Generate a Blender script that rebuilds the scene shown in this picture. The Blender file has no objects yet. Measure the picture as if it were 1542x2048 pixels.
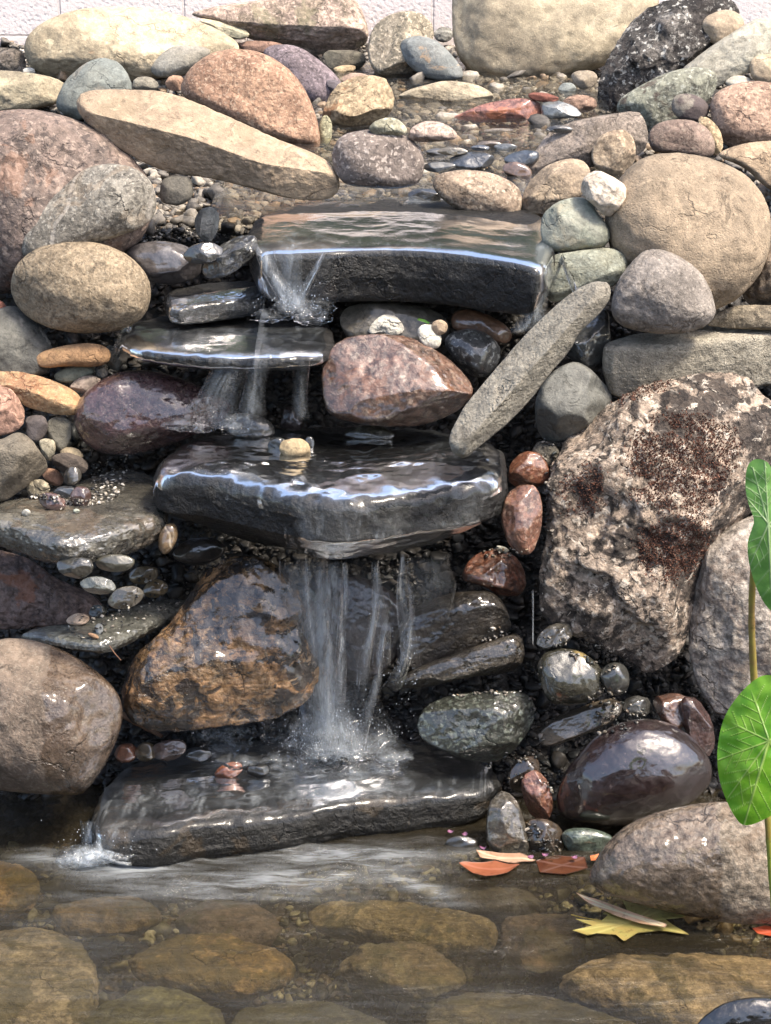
import bpy, math, random, zlib
import numpy as np
from mathutils import Vector, noise as mnoise

# ------------------------------------------------------------------ camera, sky, sun, exposure
scene = bpy.context.scene
IMW, IMH, F = 1542.0, 2048.0, 4337.0          # photograph's frame, focal length in its pixels
PITCH = math.radians(20.0)
CAMP = np.array([0.0, -4.0, 2.2])
cam_d = bpy.data.cameras.new('camera')
cam_d.sensor_fit = 'HORIZONTAL'; cam_d.sensor_width = 36.0; cam_d.lens = 36.0*F/IMW
cam_d.clip_end = 200.0; cam_d.clip_start = 0.05
cam = bpy.data.objects.new('camera', cam_d); scene.collection.objects.link(cam)
cam.location = CAMP; cam.rotation_euler = (math.radians(90)-PITCH, 0, 0)
scene.camera = cam

SUN = np.array([0.44, -0.22, 0.87]); SUN /= np.linalg.norm(SUN)
world = bpy.data.worlds.new('World'); scene.world = world; world.use_nodes = True
wn = world.node_tree; bg = wn.nodes['Background']
sky = wn.nodes.new('ShaderNodeTexSky'); sky.sky_type = 'NISHITA'; sky.sun_disc = False
sky.sun_elevation = math.asin(SUN[2]); sky.sun_rotation = math.atan2(SUN[0], SUN[1])
sky.air_density = 1.0; sky.dust_density = 3.0; sky.ozone_density = 1.0
hz = wn.nodes.new('ShaderNodeMix'); hz.data_type = 'RGBA'; hz.blend_type = 'MULTIPLY'; hz.inputs[0].default_value = 1; hz.inputs[7].default_value = (1.04, 1.0, .96, 1); wn.links.new(sky.outputs[0], hz.inputs[6]); wn.links.new(hz.outputs[2], bg.inputs[0]); bg.inputs[1].default_value = 0.15   # warm white balance of the photograph
sd = bpy.data.lights.new('sun', 'SUN'); sd.energy = 2.4; sd.angle = math.radians(10.0); sd.color = (1.0, 0.91, 0.77)
sun = bpy.data.objects.new('sun', sd); scene.collection.objects.link(sun)
sun.rotation_euler = Vector(SUN).to_track_quat('Z', 'Y').to_euler()
scene.view_settings.view_transform = 'Standard'; scene.view_settings.look = 'None'
scene.view_settings.exposure = 1.42; scene.view_settings.gamma = 1.0
scene.render.engine = 'CYCLES'
scene.cycles.max_bounces = 8; scene.cycles.transparent_max_bounces = 16
scene.cycles.caustics_reflective = False; scene.cycles.caustics_refractive = False
scene.cycles.use_denoising = True

# ------------------------------------------------------------------ maths helpers
U_ = np.array([1.0, 0, 0]); V_ = np.array([0, math.sin(PITCH), math.cos(PITCH)])
W_ = np.array([0, math.cos(PITCH), -math.sin(PITCH)])      # right, up, forward of the viewing direction
def ray(px, py):
    return U_*((px-IMW/2)/F) + V_*((IMH/2-py)/F) + W_      # length 1 along the axis
def Pz(px, py, z):
    r = ray(px, py); return CAMP + r*((z-CAMP[2])/r[2])
def Pd(px, py, d):                                         # d: horizontal distance from the viewpoint
    r = ray(px, py); return CAMP + r*(d/r[1])
# ground profile (horizontal distance, height)
GP = [(2.2,-.30),(3.4,-.24),(3.85,-.12),(4.02,0),(4.14,.1),(4.30,.3),(4.42,.74),(4.56,.95),(4.74,1.11),(5.0,1.15),(6.3,1.20),(7.6,1.27)]
def ground_hit(py):
    t = math.tan(PITCH - math.atan((IMH/2-py)/F))
    for (a, b), (c, e) in zip(GP, GP[1:]):
        f0 = b-(CAMP[2]-a*t); f1 = e-(CAMP[2]-c*t)
        if f0 <= 0 <= f1 or f0 >= 0 >= f1:
            k = f0/(f0-f1) if f0 != f1 else 0
            return a+(c-a)*k
    return 7.0
def axis_depth(py, d):
    return d/ray(0, py)[1]
def h01(*a):
    return (zlib.crc32(repr(a).encode()) & 0xffffff)/float(0x1000000)

def vnoise(p, seed=0):                                     # smooth value noise, vectorised
    i = np.floor(p).astype(np.int64); f = p-i; f = f*f*(3-2*f)
    def hsh(x, y, z):
        n = (x*374761393 + y*668265263 + z*2147483647 + seed*974711) & 0xffffffff
        n = ((n ^ (n >> 13))*1274126177) & 0xffffffff
        n = ((n ^ (n >> 15))*2246822519) & 0xffffffff
        return ((n ^ (n >> 16)) & 0xffffff)/8388608.0-1.0
    x, y, z = i.T; fx, fy, fz = f.T
    def l(a, b, t): return a+(b-a)*t
    return l(l(l(hsh(x,y,z), hsh(x+1,y,z), fx), l(hsh(x,y+1,z), hsh(x+1,y+1,z), fx), fy),
             l(l(hsh(x,y,z+1), hsh(x+1,y,z+1), fx), l(hsh(x,y+1,z+1), hsh(x+1,y+1,z+1), fx), fy), fz)
def fbm(p, seed=0, octs=4, gain=.5, ridged=False):
    s = np.zeros(len(p)); a = 1.0
    for o in range(octs):
        n = vnoise(p*(2.03**o)+o*7.3, seed+o*17)
        s += a*((1-2*np.abs(n)) if ridged else n); a *= gain
    return s

_ico = {}
def ico(n):
    if n in _ico: return _ico[n]
    import bmesh
    bm = bmesh.new(); bmesh.ops.create_icosphere(bm, subdivisions=n, radius=1.0)
    v = np.array([x.co[:] for x in bm.verts]); f = np.array([[x.index for x in y.verts] for y in bm.faces])
    bm.free(); v /= np.linalg.norm(v, axis=1)[:, None]
    _ico[n] = (v, f); return _ico[n]

def mesh_np(name, v, f, mat=None, smooth=True, uv=None):
    me = bpy.data.meshes.new(name); v = np.asarray(v, dtype=np.float32); f = np.asarray(f, dtype=np.int32)
    k = f.shape[1]
    me.vertices.add(len(v)); me.vertices.foreach_set('co', v.ravel())
    me.loops.add(f.size); me.loops.foreach_set('vertex_index', f.ravel())
    me.polygons.add(len(f)); me.polygons.foreach_set('loop_start', np.arange(0, f.size, k, dtype=np.int32))
    me.polygons.foreach_set('loop_total', np.full(len(f), k, dtype=np.int32))
    me.polygons.foreach_set('use_smooth', np.full(len(f), smooth))
    if uv is not None:
        l = me.uv_layers.new(name='UVMap'); l.data.foreach_set('uv', np.asarray(uv, dtype=np.float32)[f.ravel()].ravel())
    me.update(calc_edges=True)
    if mat: me.materials.append(mat)
    return me
def link(name, me, loc=(0,0,0), parent=None, **props):
    o = bpy.data.objects.new(name, me); scene.collection.objects.link(o)
    o.location = loc
    if parent: o.parent = parent
    for k, v in props.items(): o[k] = v
    return o

# ------------------------------------------------------------------ materials
def lin(h, k=1.0):
    h = h.lstrip('#'); c = [int(h[i:i+2], 16)/255 for i in (0, 2, 4)]
    return tuple(min(.9, k*((x/12.92) if x <= .04045 else ((x+.055)/1.055)**2.4)) for x in c)+(1,)
SAT = .74
def stn(h, k):
    c = lin(h, k)[:3]; L = .3*c[0]+.55*c[1]+.15*c[2]
    c = (c[0]*.99, c[1]*1.01, c[2]*.93); return tuple(min(.85, max(.004, L+(x-L)*SAT)) for x in c)+(1,)
class NT:
    def __init__(s, name):
        s.m = bpy.data.materials.new(name); s.m.use_nodes = True; s.t = s.m.node_tree; s.t.nodes.clear()
        s.out = s.n('ShaderNodeOutputMaterial')
    def n(s, ty, **kw):
        x = s.t.nodes.new(ty)
        for k, v in kw.items():
            if k.startswith('_'): setattr(x, k[1:], v)
            else:
                key = k.replace('__', ' ')
                if isinstance(v, bpy.types.NodeSocket): s.t.links.new(v, x.inputs[key])
                else: x.inputs[key].default_value = v
        return x
    def l(s, a, b): s.t.links.new(a, b)
    def noise(s, vec, scale, detail=4, rough=.55, dist=0.0):
        x = s.n('ShaderNodeTexNoise', Scale=scale, Detail=detail, Roughness=rough, Distortion=dist); s.l(vec, x.inputs['Vector']); return x.outputs['Fac']
    def ramp(s, fac, a, b, lo=0.0, hi=1.0):
        x = s.n('ShaderNodeMapRange', _interpolation_type='SMOOTHSTEP'); s.l(fac, x.inputs[0])
        for i, v in enumerate((a, b, lo, hi)): x.inputs[i+1].default_value = v
        return x.outputs[0]
    def math(s, op, a, b=0.0, clamp=False):
        x = s.n('ShaderNodeMath', _operation=op, _use_clamp=clamp)
        for i, v in enumerate((a, b)):
            if isinstance(v, bpy.types.NodeSocket): s.l(v, x.inputs[i])
            else: x.inputs[i].default_value = v
        return x.outputs[0]
    def mix(s, fac, a, b, blend='MIX'):
        x = s.n('ShaderNodeMix', _data_type='RGBA', _blend_type=blend)
        for i, v in ((0, fac), (6, a), (7, b)):
            if isinstance(v, bpy.types.NodeSocket): s.l(v, x.inputs[i])
            else: x.inputs[i].default_value = v
        return x.outputs[2]
    def coords(s, seed=0, rot=(0,0,0), scale=(1,1,1)):
        tc = s.n('ShaderNodeTexCoord'); m = s.n('ShaderNodeMapping'); s.l(tc.outputs['Object'], m.inputs[0])
        m.inputs['Location'].default_value = (h01(seed, 1)*20, h01(seed, 2)*20, h01(seed, 3)*20)
        m.inputs['Rotation'].default_value = rot; m.inputs['Scale'].default_value = scale
        return m.outputs[0], tc
ALB = 0.88
# type: low-frequency scale, speckle amounts, bump, roughness, coat
TY = {
 'S': dict(spk=.25, sps=170, lsp=.15, bump=.35, rough=.85, coat=0, mid=.25),
 'G': dict(spk=.6, sps=95, lsp=.5, bump=.7, rough=.85, coat=0, mid=.3),
 'R': dict(spk=.5, sps=60, lsp=.35, bump=1.3, rough=.9, coat=0, mid=.45),
 'B': dict(spk=.3, sps=120, lsp=.2, bump=.6, rough=.8, coat=0, mid=.3, band=.55),
 'W': dict(spk=.35, sps=110, lsp=.2, bump=.22, rough=.28, coat=.9, mid=.35),
 'X': dict(spk=.6, sps=70, lsp=.35, bump=1.2, rough=.3, coat=.8, mid=.5),
 'V': dict(spk=.35, sps=110, lsp=.2, bump=.5, rough=.28, coat=.9, mid=.35, band=.6),
}
def stone(key, ty, cols, light=None, ang=0.0, low=7.0, wetz=None, vein=None, stain=None, stain_amt=.5, bandscale=28.0, **over):
    P = dict(TY[ty]); P.update(over)
    t = NT('stone_'+key)
    co, tc = t.coords(key)
    c1, c2, c3 = [stn(c, ALB) for c in cols]; c2 = tuple(x*.8 for x in c2[:3])+(1,)
    cl = stn(light, ALB) if light else tuple(min(.85, x*1.8+.012) for x in c1[:3])+(1,)
    n_low = t.noise(co, low, 5, .6, .6)
    col = t.mix(t.ramp(n_low, .42, .6), c1, c2)
    n_mid = t.noise(co, low*5, 6, .68, .3)
    g = t.ramp(n_mid, .28, .72, 1-P['mid'], 1+P['mid'])
    vm = t.n('ShaderNodeCombineColor'); [t.l(g, vm.inputs[i]) for i in range(3)]
    col = t.mix(1.0, col, vm.outputs[0], 'MULTIPLY')
    hgt = t.math('MULTIPLY', n_mid, 1.6)
    n_big = t.noise(co, low*.45, 3, .5)
    g2 = t.math('MULTIPLY', t.ramp(n_big, .3, .7, .82, 1.14), t.ramp(t.noise(co, low*14, 4, .7), .3, .7, 1-P['mid']*.6, 1+P['mid']*.6))
    vm2 = t.n('ShaderNodeCombineColor'); [t.l(g2, vm2.inputs[i]) for i in range(3)]
    col = t.mix(1.0, col, vm2.outputs[0], 'MULTIPLY')
    if P.get('band'):
        cb, _ = t.coords(key+'b', rot=(0, math.radians(ang), 0), scale=(.25, .6, 1))
        nb = t.noise(cb, bandscale, 5, .6, .8)
        col = t.mix(t.ramp(nb, .45, .62, 0, P['band']), col, c3)
        col = t.mix(t.ramp(nb, .28, .42, P['band'], 0), col, cl)
        hgt = t.math('ADD', hgt, t.math('MULTIPLY', nb, 1.2))
    sp = t.noise(co, P['sps'], 3, .6)
    col = t.mix(t.ramp(sp, .52, .62, 0, P['spk']), col, c3)
    sp2 = t.noise(co, P['sps']*1.35, 2, .5, .4)
    col = t.mix(t.ramp(sp2, .565, .64, 0, P['lsp']), col, cl)
    if vein:
        cv, _ = t.coords(key+'v', rot=(0, math.radians(ang), 0))
        w = t.n('ShaderNodeTexWave', Scale=vein[1], Distortion=6.0, Detail=3.0, **{'Detail__Scale': 1.5}); t.l(cv, w.inputs[0])
        col = t.mix(t.ramp(w.outputs['Fac'], .988, .999, 0, .7), col, lin(vein[0], ALB))
    if stain:
        ns = t.noise(co, P.get('stain_s', 9.0), 6, .62, .5)
        a = P.get('stain_t', .56)
        col = t.mix(t.ramp(ns, a, a+.05, 0, stain_amt), col, lin(stain, ALB))
    # chips and hairline cracks, pale lichen or mineral blots
    cw = t.n('ShaderNodeVectorMath', _operation='ADD'); t.l(co, cw.inputs[0]); nv = t.n('ShaderNodeTexNoise', Scale=18.0, Detail=4.0); t.l(co, nv.inputs['Vector'])
    sc_ = t.n('ShaderNodeVectorMath', _operation='SCALE'); t.l(nv.outputs['Color'], sc_.inputs[0]); sc_.inputs[3].default_value = .12; t.l(sc_.outputs[0], cw.inputs[1])
    ck = t.n('ShaderNodeTexVoronoi', _feature='DISTANCE_TO_EDGE', Scale=P.get('ckscale', 6.0)); t.l(cw.outputs[0], ck.inputs['Vector'])
    crack = t.math('MULTIPLY', t.ramp(ck.outputs['Distance'], .004, .022, 1, 0), t.ramp(t.noise(co, low*.9, 2, .5), .52, .62))
    col = t.mix(t.math('MULTIPLY', crack, P.get('crack', .45)), col, c3); hgt = t.math('SUBTRACT', hgt, t.math('MULTIPLY', crack, 1.0))
    chip = t.noise(co, low*3.3, 7, .72, 1.2)
    col = t.mix(t.ramp(chip, .60, .64, 0, P.get('chip', .35)), col, cl); col = t.mix(t.ramp(chip, .36, .40, P.get('chip', .35)*1.3, 0), col, c3)
    hgt = t.math('ADD', hgt, t.ramp(chip, .36, .42, 0, .5))
    pit = t.n('ShaderNodeTexVoronoi', Scale=P['sps']*.8); t.l(co, pit.inputs['Vector'])
    fine = t.noise(co, P['sps']*1.8, 4, .7)
    hgt = t.math('ADD', hgt, t.math('MULTIPLY', fine, .5))
    hgt = t.math('ADD', hgt, t.math('MULTIPLY', t.ramp(pit.outputs[0], 0, .45), .25))
    bmp = t.n('ShaderNodeBump', Strength=min(1, .9), Distance=.0065*P['bump']); t.l(hgt, bmp.inputs['Height'])
    b = t.n('ShaderNodeBsdfPrincipled')
    rough = P['rough']; coat = P['coat']
    b.inputs['Coat Roughness'].default_value = .1; b.inputs['Coat IOR'].default_value = 1.75
    if wetz is not None:                                   # water line: wet and darker below this height (metres from the rock's middle), ragged edge
        sx = t.n('ShaderNodeSeparateXYZ'); t.l(tc.outputs['Object'], sx.inputs[0])
        ax, off = (2, wetz) if not isinstance(wetz, tuple) else wetz[:2]
        v = sx.outputs[abs(ax)]
        if isinstance(wetz, tuple) and len(wetz) > 2: v = t.math('MULTIPLY', v, wetz[2])
        v = t.math('ADD', v, t.math('MULTIPLY', t.math('SUBTRACT', t.noise(co, 16, 5, .65), .5), .06))
        m = t.ramp(v, off-.004, off+.004, 1, 0)
        col = t.mix(m, col, t.mix(1.0, col, (.55, .49, .44, 1), 'MULTIPLY'))
        t.l(t.math('ADD', t.math('MULTIPLY', m, .25-rough), rough), b.inputs['Roughness']); t.l(t.math('MULTIPLY', m, .5), b.inputs['Coat Weight'])
    else:
        if coat: rough = t.math('ADD', t.math('MULTIPLY', n_mid, .25), rough-.1)
        if isinstance(rough, float): b.inputs['Roughness'].default_value = rough
        else: t.l(rough, b.inputs['Roughness'])
        b.inputs['Coat Weight'].default_value = coat
    t.l(col, b.inputs['Base Color']); t.l(bmp.outputs[0], b.inputs['Normal'])
    if coat:
        b2 = t.n('ShaderNodeBump', Strength=.5, Distance=.004*P['bump']); t.l(t.noise(co, 30, 4, .6), b2.inputs['Height']); t.l(b2.outputs[0], b.inputs['Coat Normal'])
    t.l(b.outputs[0], t.out.inputs[0])
    return t.m

# ------------------------------------------------------------------ rock builder
ZC = 4.0; ZW, ZH = int(IMW/ZC)+200, int(IMH/ZC)+200
ZB = np.full((ZH, ZW), 1e9)
def parse(pts, seed):
    if pts.startswith('e'):
        cx, cy, rx, ry = [float(x) for x in pts[1:].split()[:4]]
        a = pts[1:].split(); ang = math.radians(float(a[4])) if len(a) > 4 else 0.0
        out = []
        for k in range(14):
            t = 2*math.pi*k/14; q = 1+.10*(h01(seed, k)-.5)*2
            x, y = rx*q*math.cos(t), ry*q*math.sin(t)
            out.append((cx+x*math.cos(ang)+y*math.sin(ang), cy-x*math.sin(ang)+y*math.cos(ang)))
        return np.array(out)
    return np.array([[float(v) for v in p.split(',')] for p in pts.split()])
def smooth_closed(p, n=360, passes=2, keep=.0):
    # arc-length resample with Chaikin corner cutting
    for _ in range(passes):
        q = np.roll(p, -1, axis=0)
        p = np.stack([p*.78+q*.22, p*.22+q*.78], 1).reshape(-1, 2)
    q = np.vstack([p, p[:1]]); s = np.r_[0, np.cumsum(np.linalg.norm(np.diff(q, axis=0), axis=1))]
    t = np.linspace(0, s[-1], n*4, endpoint=False)
    return np.stack([np.interp(t, s, q[:, 0]), np.interp(t, s, q[:, 1])], 1)
def body(out, thick, p=2.0, sub=5, facets=5, hard=.88, amp=.03, seed=0, cuts=(), nscale=2.2, ridged=False, taper=0.0, ragged=0.0, edge_n=0.0):
    """A closed solid round a 2-D outline. Returns (n,3) local coordinates and faces; third axis faces the viewer (or up, for slabs)."""
    poly = smooth_closed(out, passes=1 if ridged or p > 2.4 else 2)
    x0, y0 = poly[:, 0], poly[:, 1]; x1, y1 = np.roll(x0, -1), np.roll(y0, -1)
    cr = x0*y1-x1*y0; A = cr.sum()/2; c = np.array([((x0+x1)*cr).sum(), ((y0+y1)*cr).sum()])/(6*A)
    q = poly-c; cov = np.cov(q.T); ev, evec = np.linalg.eigh(cov); mj = evec[:, 1]; mn = np.array([-mj[1], mj[0]])
    a, b = q@mj, q@mn; ra, rb = (a.max()-a.min())/2, (b.max()-b.min())/2
    # outline radius in the ellipse-normalised frame
    th = np.arctan2(b/rb, a/ra); rr = np.hypot(a/ra, b/rb)
    NB = 720; idx = ((th+math.pi)/(2*math.pi)*NB).astype(int) % NB
    R = np.full(NB, np.nan)
    for i, r in zip(idx, rr):
        if not (R[i] >= r): R[i] = r
    g = np.where(~np.isnan(R))[0]; R = np.interp(np.arange(NB), np.r_[g-NB, g, g+NB], np.tile(R[g], 3))
    def blur(R, s):
        k = np.exp(-.5*(np.arange(-3*s, 3*s+1)/s)**2); k /= k.sum(); return np.convolve(np.tile(R, 3), k, 'same')[NB:2*NB]
    R1, R2 = blur(R, 2), blur(R, 40)
    v, f = ico(sub); va, vb, vc = v.T
    la = np.hypot(va, vb); t = np.arctan2(vb, va); ti = ((t+math.pi)/(2*math.pi)*NB)
    pn = (la**p+np.abs(vc)**p)**(1/p); s = la/pn; w = vc/pn
    Ra = np.interp(ti % NB, np.arange(NB+1), np.r_[R1, R1[:1]]); Rb = np.interp(ti % NB, np.arange(NB+1), np.r_[R2, R2[:1]])
    k = np.clip(s, 0, 1)**2
    Rr = Ra*k+Rb*(1-k)
    P = np.stack([s*Rr*np.cos(t), s*Rr*np.sin(t), w], 1)
    if taper:
        P[:, :2] *= (1-taper*np.clip(-P[:, 2], 0, 1)**1.0*.5 - taper*.5*(P[:, 2] < 0)*np.abs(P[:, 2]))[:, None]
    rng = random.Random(seed)
    cl = [tuple(x) for x in cuts]
    for i in range(facets):
        n = np.array([rng.gauss(0, 1), rng.gauss(0, 1), rng.gauss(0, 1)*1.3+.3]); n /= np.linalg.norm(n)
        if abs(n[2]) < .35: n[2] = .5*(1 if n[2] > 0 else -1); n /= np.linalg.norm(n)
        cl.append((n[0], n[1], n[2], hard+rng.uniform(-.06, .08)))
    for (nx, ny, nw, h) in cl:
        n = np.array([nx, ny, nw], float); n /= np.linalg.norm(n)
        if not (nx, ny, nw, h) in [tuple(x) for x in cuts]: pass
        d = P@n; H = d.max()*h; q_ = d-H
        sp = .035 if p < 2.4 else .015; sm = np.where(q_ > 4*sp, q_, sp*np.log1p(np.exp(np.clip(q_/sp, -30, 30))))
        P = P-sm[:, None]*n*.96
    nn = P/np.maximum(1e-6, np.linalg.norm(P, axis=1))[:, None]
    asp = np.array([ra, rb, thick])/max(rb, 1e-6)
    Q = P*asp
    d = fbm(Q*nscale/2+seed*.37, seed & 1023, 5, .5, ridged)*amp + fbm(Q*nscale*3+9, (seed+5) & 1023, 3, .5)*amp*.34 + (fbm(Q*nscale*9+4, (seed+9) & 1023, 3, .6)*amp*.09 if sub >= 6 else 0)
    L = nn*np.array([rb/ra, 1, rb/thick if thick else 1]); L = nn
    fade = 1-.55*np.clip(s, 0, 1)**6                        # keep the outline close to what was traced
    P = P + L*(d*fade)[:, None]*np.array([rb/ra, 1, min(1.0, rb/thick)])
    th2 = np.arctan2(P[:, 1], P[:, 0]); r2 = np.hypot(P[:, 0], P[:, 1]); M = 48 if sub <= 4 else 90 if sub == 5 else 180   # bring the outline back to the traced one
    bi = ((th2+math.pi)/(2*math.pi)*M).astype(int) % M; mx = np.zeros(M); np.maximum.at(mx, bi, r2)
    gd = np.where(mx > .3)[0]; mx = np.interp(np.arange(M), np.r_[gd-M, gd, gd+M], np.tile(mx[gd], 3))
    tg = np.interp((np.arange(M)+.5)/M*NB, np.arange(NB+1), np.r_[R1, R1[:1]])
    fac = tg/np.maximum(mx, .05); kk = np.exp(-.5*(np.arange(-6, 7)/2.0)**2); kk /= kk.sum(); fac = np.convolve(np.tile(fac, 3), kk, 'same')[M:2*M]
    fac = np.clip(fac, .85, 1.8)
    fi = np.interp(((th2+math.pi)/(2*math.pi)*M-.5) % M, np.arange(M+1), np.r_[fac, fac[:1]])
    P[:, :2] *= fi[:, None]
    X = P[:, 0]*ra; Y = P[:, 1]*rb
    xy = c + X[:, None]*mj + Y[:, None]*mn
    det = mj[0]*mn[1]-mj[1]*mn[0]
    return xy, P[:, 2]*thick, f, c, ra, rb, det
USED = {}
def splat(xy, D):
    gx = np.clip((xy[:, 0]/ZC).astype(int)+100, 0, ZW-1); gy = np.clip((xy[:, 1]/ZC).astype(int)+100, 0, ZH-1)
    np.minimum.at(ZB, (gy, gx), D)
SHAPES = {
 'o': dict(p=2.2, facets=7, hard=.86, amp=.05),
 'b': dict(p=2.7, facets=11, hard=.78, amp=.07),
 'c': dict(p=2.6, facets=18, hard=.74, amp=.10, ridged=True, nscale=2.6),
 'q': dict(p=3.2, facets=6, hard=.88, amp=.06, ridged=True),
}
ROCKS = []
def rock(name, label, pts, shape, mat, k=.8, D=None, dz=0.0, wl=None, cat=None, group=None, auto=True, splatit=True, kind=None, **sh):
    seed = zlib.crc32((name+label).encode()) & 0xffff
    out = parse(pts, seed)
    span = max(np.ptp(out[:, 0]), np.ptp(out[:, 1]))
    sub = 7 if span > 430 else 6 if span > 190 else 5 if span > 70 else 4
    S = dict(SHAPES[shape]); S.update(sh)
    mrad = min(np.ptp(out[:, 0]), np.ptp(out[:, 1]))/2
    a = out-out.mean(0); ev = np.sqrt(np.linalg.eigvalsh(np.cov(a.T))); mrad = min(mrad, ev[0]*1.5)
    o2 = out*np.array([1, -1])                                # up is up
    xy, w, f, c, ra, rb, det = body(o2, mrad*k, sub=sub, seed=seed, **S)
    c = np.array([c[0], -c[1]]); xy = xy*np.array([1, -1])
    if det < 0: f = f[:, ::-1]
    bottom = out[:, 1].max()
    if D is None:
        if wl is not None:
            r = ray(c[0], bottom-4); D = (wl-CAMP[2])/r[2]
        else:
            by = bottom-.12*(bottom-out[:, 1].min())
            D = axis_depth(by, ground_hit(by))
    D += dz
    if auto:
        gx = np.clip((xy[:, 0]/ZC).astype(int)+100, 0, ZW-1); gy = np.clip((xy[:, 1]/ZC).astype(int)+100, 0, ZH-1)
        m = (w >= -.05*mrad)
        zb = ZB[gy[m], gx[m]]; ok = zb < 1e8
        if ok.sum() > 12:
            need = np.percentile((zb/(1-w[m]/F))[ok], 12)
            D = min(D, need-.002)
    if splatit: splat(xy[w > -.1*mrad], (D-w*D/F)[w > -.1*mrad])
    r0 = ray(c[0], c[1]); r0n = r0/np.linalg.norm(r0)
    pos = CAMP + D*W_ + ((xy[:, :1]-IMW/2)/F*D)*U_ + ((IMH/2-xy[:, 1:2])/F*D)*V_ - (w*D/F)[:, None]*r0n
    ctr = CAMP + r0*D
    me = mesh_np(name, pos-ctr, f, mat)
    o = link(name, me, ctr, label=label, category=cat or 'rock')
    if group: o['group'] = group
    if kind: o['kind'] = kind
    ROCKS.append((o, pos, f))
    return o
def slab(name, label, pts, z, t, mat, p=7.0, sub=7, taper=.2, cat='slab', **sh):
    """A flat stone whose top face lies at height z; its traced top outline is laid on that level."""
    seed = zlib.crc32((name+label).encode()) & 0xffff
    out = parse(pts, seed); w3 = np.array([Pz(x, y, z) for x, y in out])[:, :2]
    S = dict(facets=0, amp=.03, nscale=5.0, ridged=True); S.update(sh)
    xy, w, f, c, ra, rb, det = body(w3, t/2, p=p, sub=sub, seed=seed, taper=taper, **S)
    if det < 0: f = f[:, ::-1]
    pos = np.stack([xy[:, 0], xy[:, 1], w+z-t/2], 1)
    ctr = np.array([c[0], c[1], z-t/2])
    o = link(name, mesh_np(name, pos-ctr, f, mat), ctr, label=label, category=cat)
    q = pos-CAMP; D = q@W_; sx = IMW/2+F*(q@U_)/D; sy = IMH/2-F*(q@V_)/D
    splat(np.stack([sx, sy], 1), D)
    ROCKS.append((o, pos, f)); return o
# ------------------------------------------------------------------ setting: ground
def terrain():
    t = NT('ground_gravelly_soil'); co, tc = t.coords('ground')
    n1 = t.noise(co, 9, 5, .6); n2 = t.noise(co, 60, 5, .7)
    v = t.n('ShaderNodeTexVoronoi', Scale=70); t.l(co, v.inputs['Vector'])
    sc = t.n('ShaderNodeSeparateColor'); t.l(v.outputs['Color'], sc.inputs[0])
    col = t.mix(t.ramp(n1, .4, .6), lin('#1d1a17'), lin('#2b2722'))
    col = t.mix(t.ramp(sc.outputs[0], .72, .8, 0, .6), col, lin('#4f4a43'))
    h = t.math('ADD', t.math('MULTIPLY', v.outputs[0], -1.2), n2)
    bp = t.n('ShaderNodeBump', Strength=1, Distance=.006); t.l(h, bp.inputs['Height'])
    b = t.n('ShaderNodeBsdfPrincipled', Roughness=.55); t.l(col, b.inputs['Base Color']); t.l(bp.outputs[0], b.inputs['Normal']); t.l(b.outputs[0], t.out.inputs[0])
    pr = []
    for (a, c), (e, g) in zip(GP, GP[1:]):
        for k in range(14): pr.append((a+(e-a)*k/14, c+(g-c)*k/14))
    pr.append(GP[-1]); pr = np.array(pr)
    steep = np.gradient(pr[:, 1])/np.maximum(1e-6, np.hypot(np.gradient(pr[:, 0]), np.gradient(pr[:, 1])))
    steep = np.convolve(np.pad(steep, 6, 'edge'), np.ones(13)/13, 'valid')
    Y = pr[:, 0]-4+.34*steep; Z = pr[:, 1]-.02-.0*steep
    order = np.argsort(Y); Y = np.maximum.accumulate(Y)
    xs = np.linspace(-3.2, 3.2, 260)
    g = np.array([[x, y, z] for y, z in zip(Y, Z) for x in xs])
    g[:, 2] += .02*fbm(g*6, 3, 4); g[:, 1] += .03*fbm(g*5, 8, 3)
    # the banks beside the stream bed stand a little higher
    side = np.clip((np.abs(g[:, 0]+.02-.12*(g[:, 1] > 1))-.42)/.3, 0, 1); up = np.clip((g[:, 2]-.6)/.4, 0, 1)
    far = np.array([[x, 40, 1.2] for x in np.linspace(-60, 60, 260)]); near = np.array([[x, -12, -.3] for x in np.linspace(-40, 40, 260)])
    g = np.vstack([near, g, far]); n = len(xs); m = len(g)//n
    i = np.arange(m-1)[:, None]*n+np.arange(n-1)[None]; i = i.ravel()
    link('ground', mesh_np('ground', g, np.stack([i, i+1, i+n+1, i+n], 1), t.m), kind='structure')
terrain()

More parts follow.
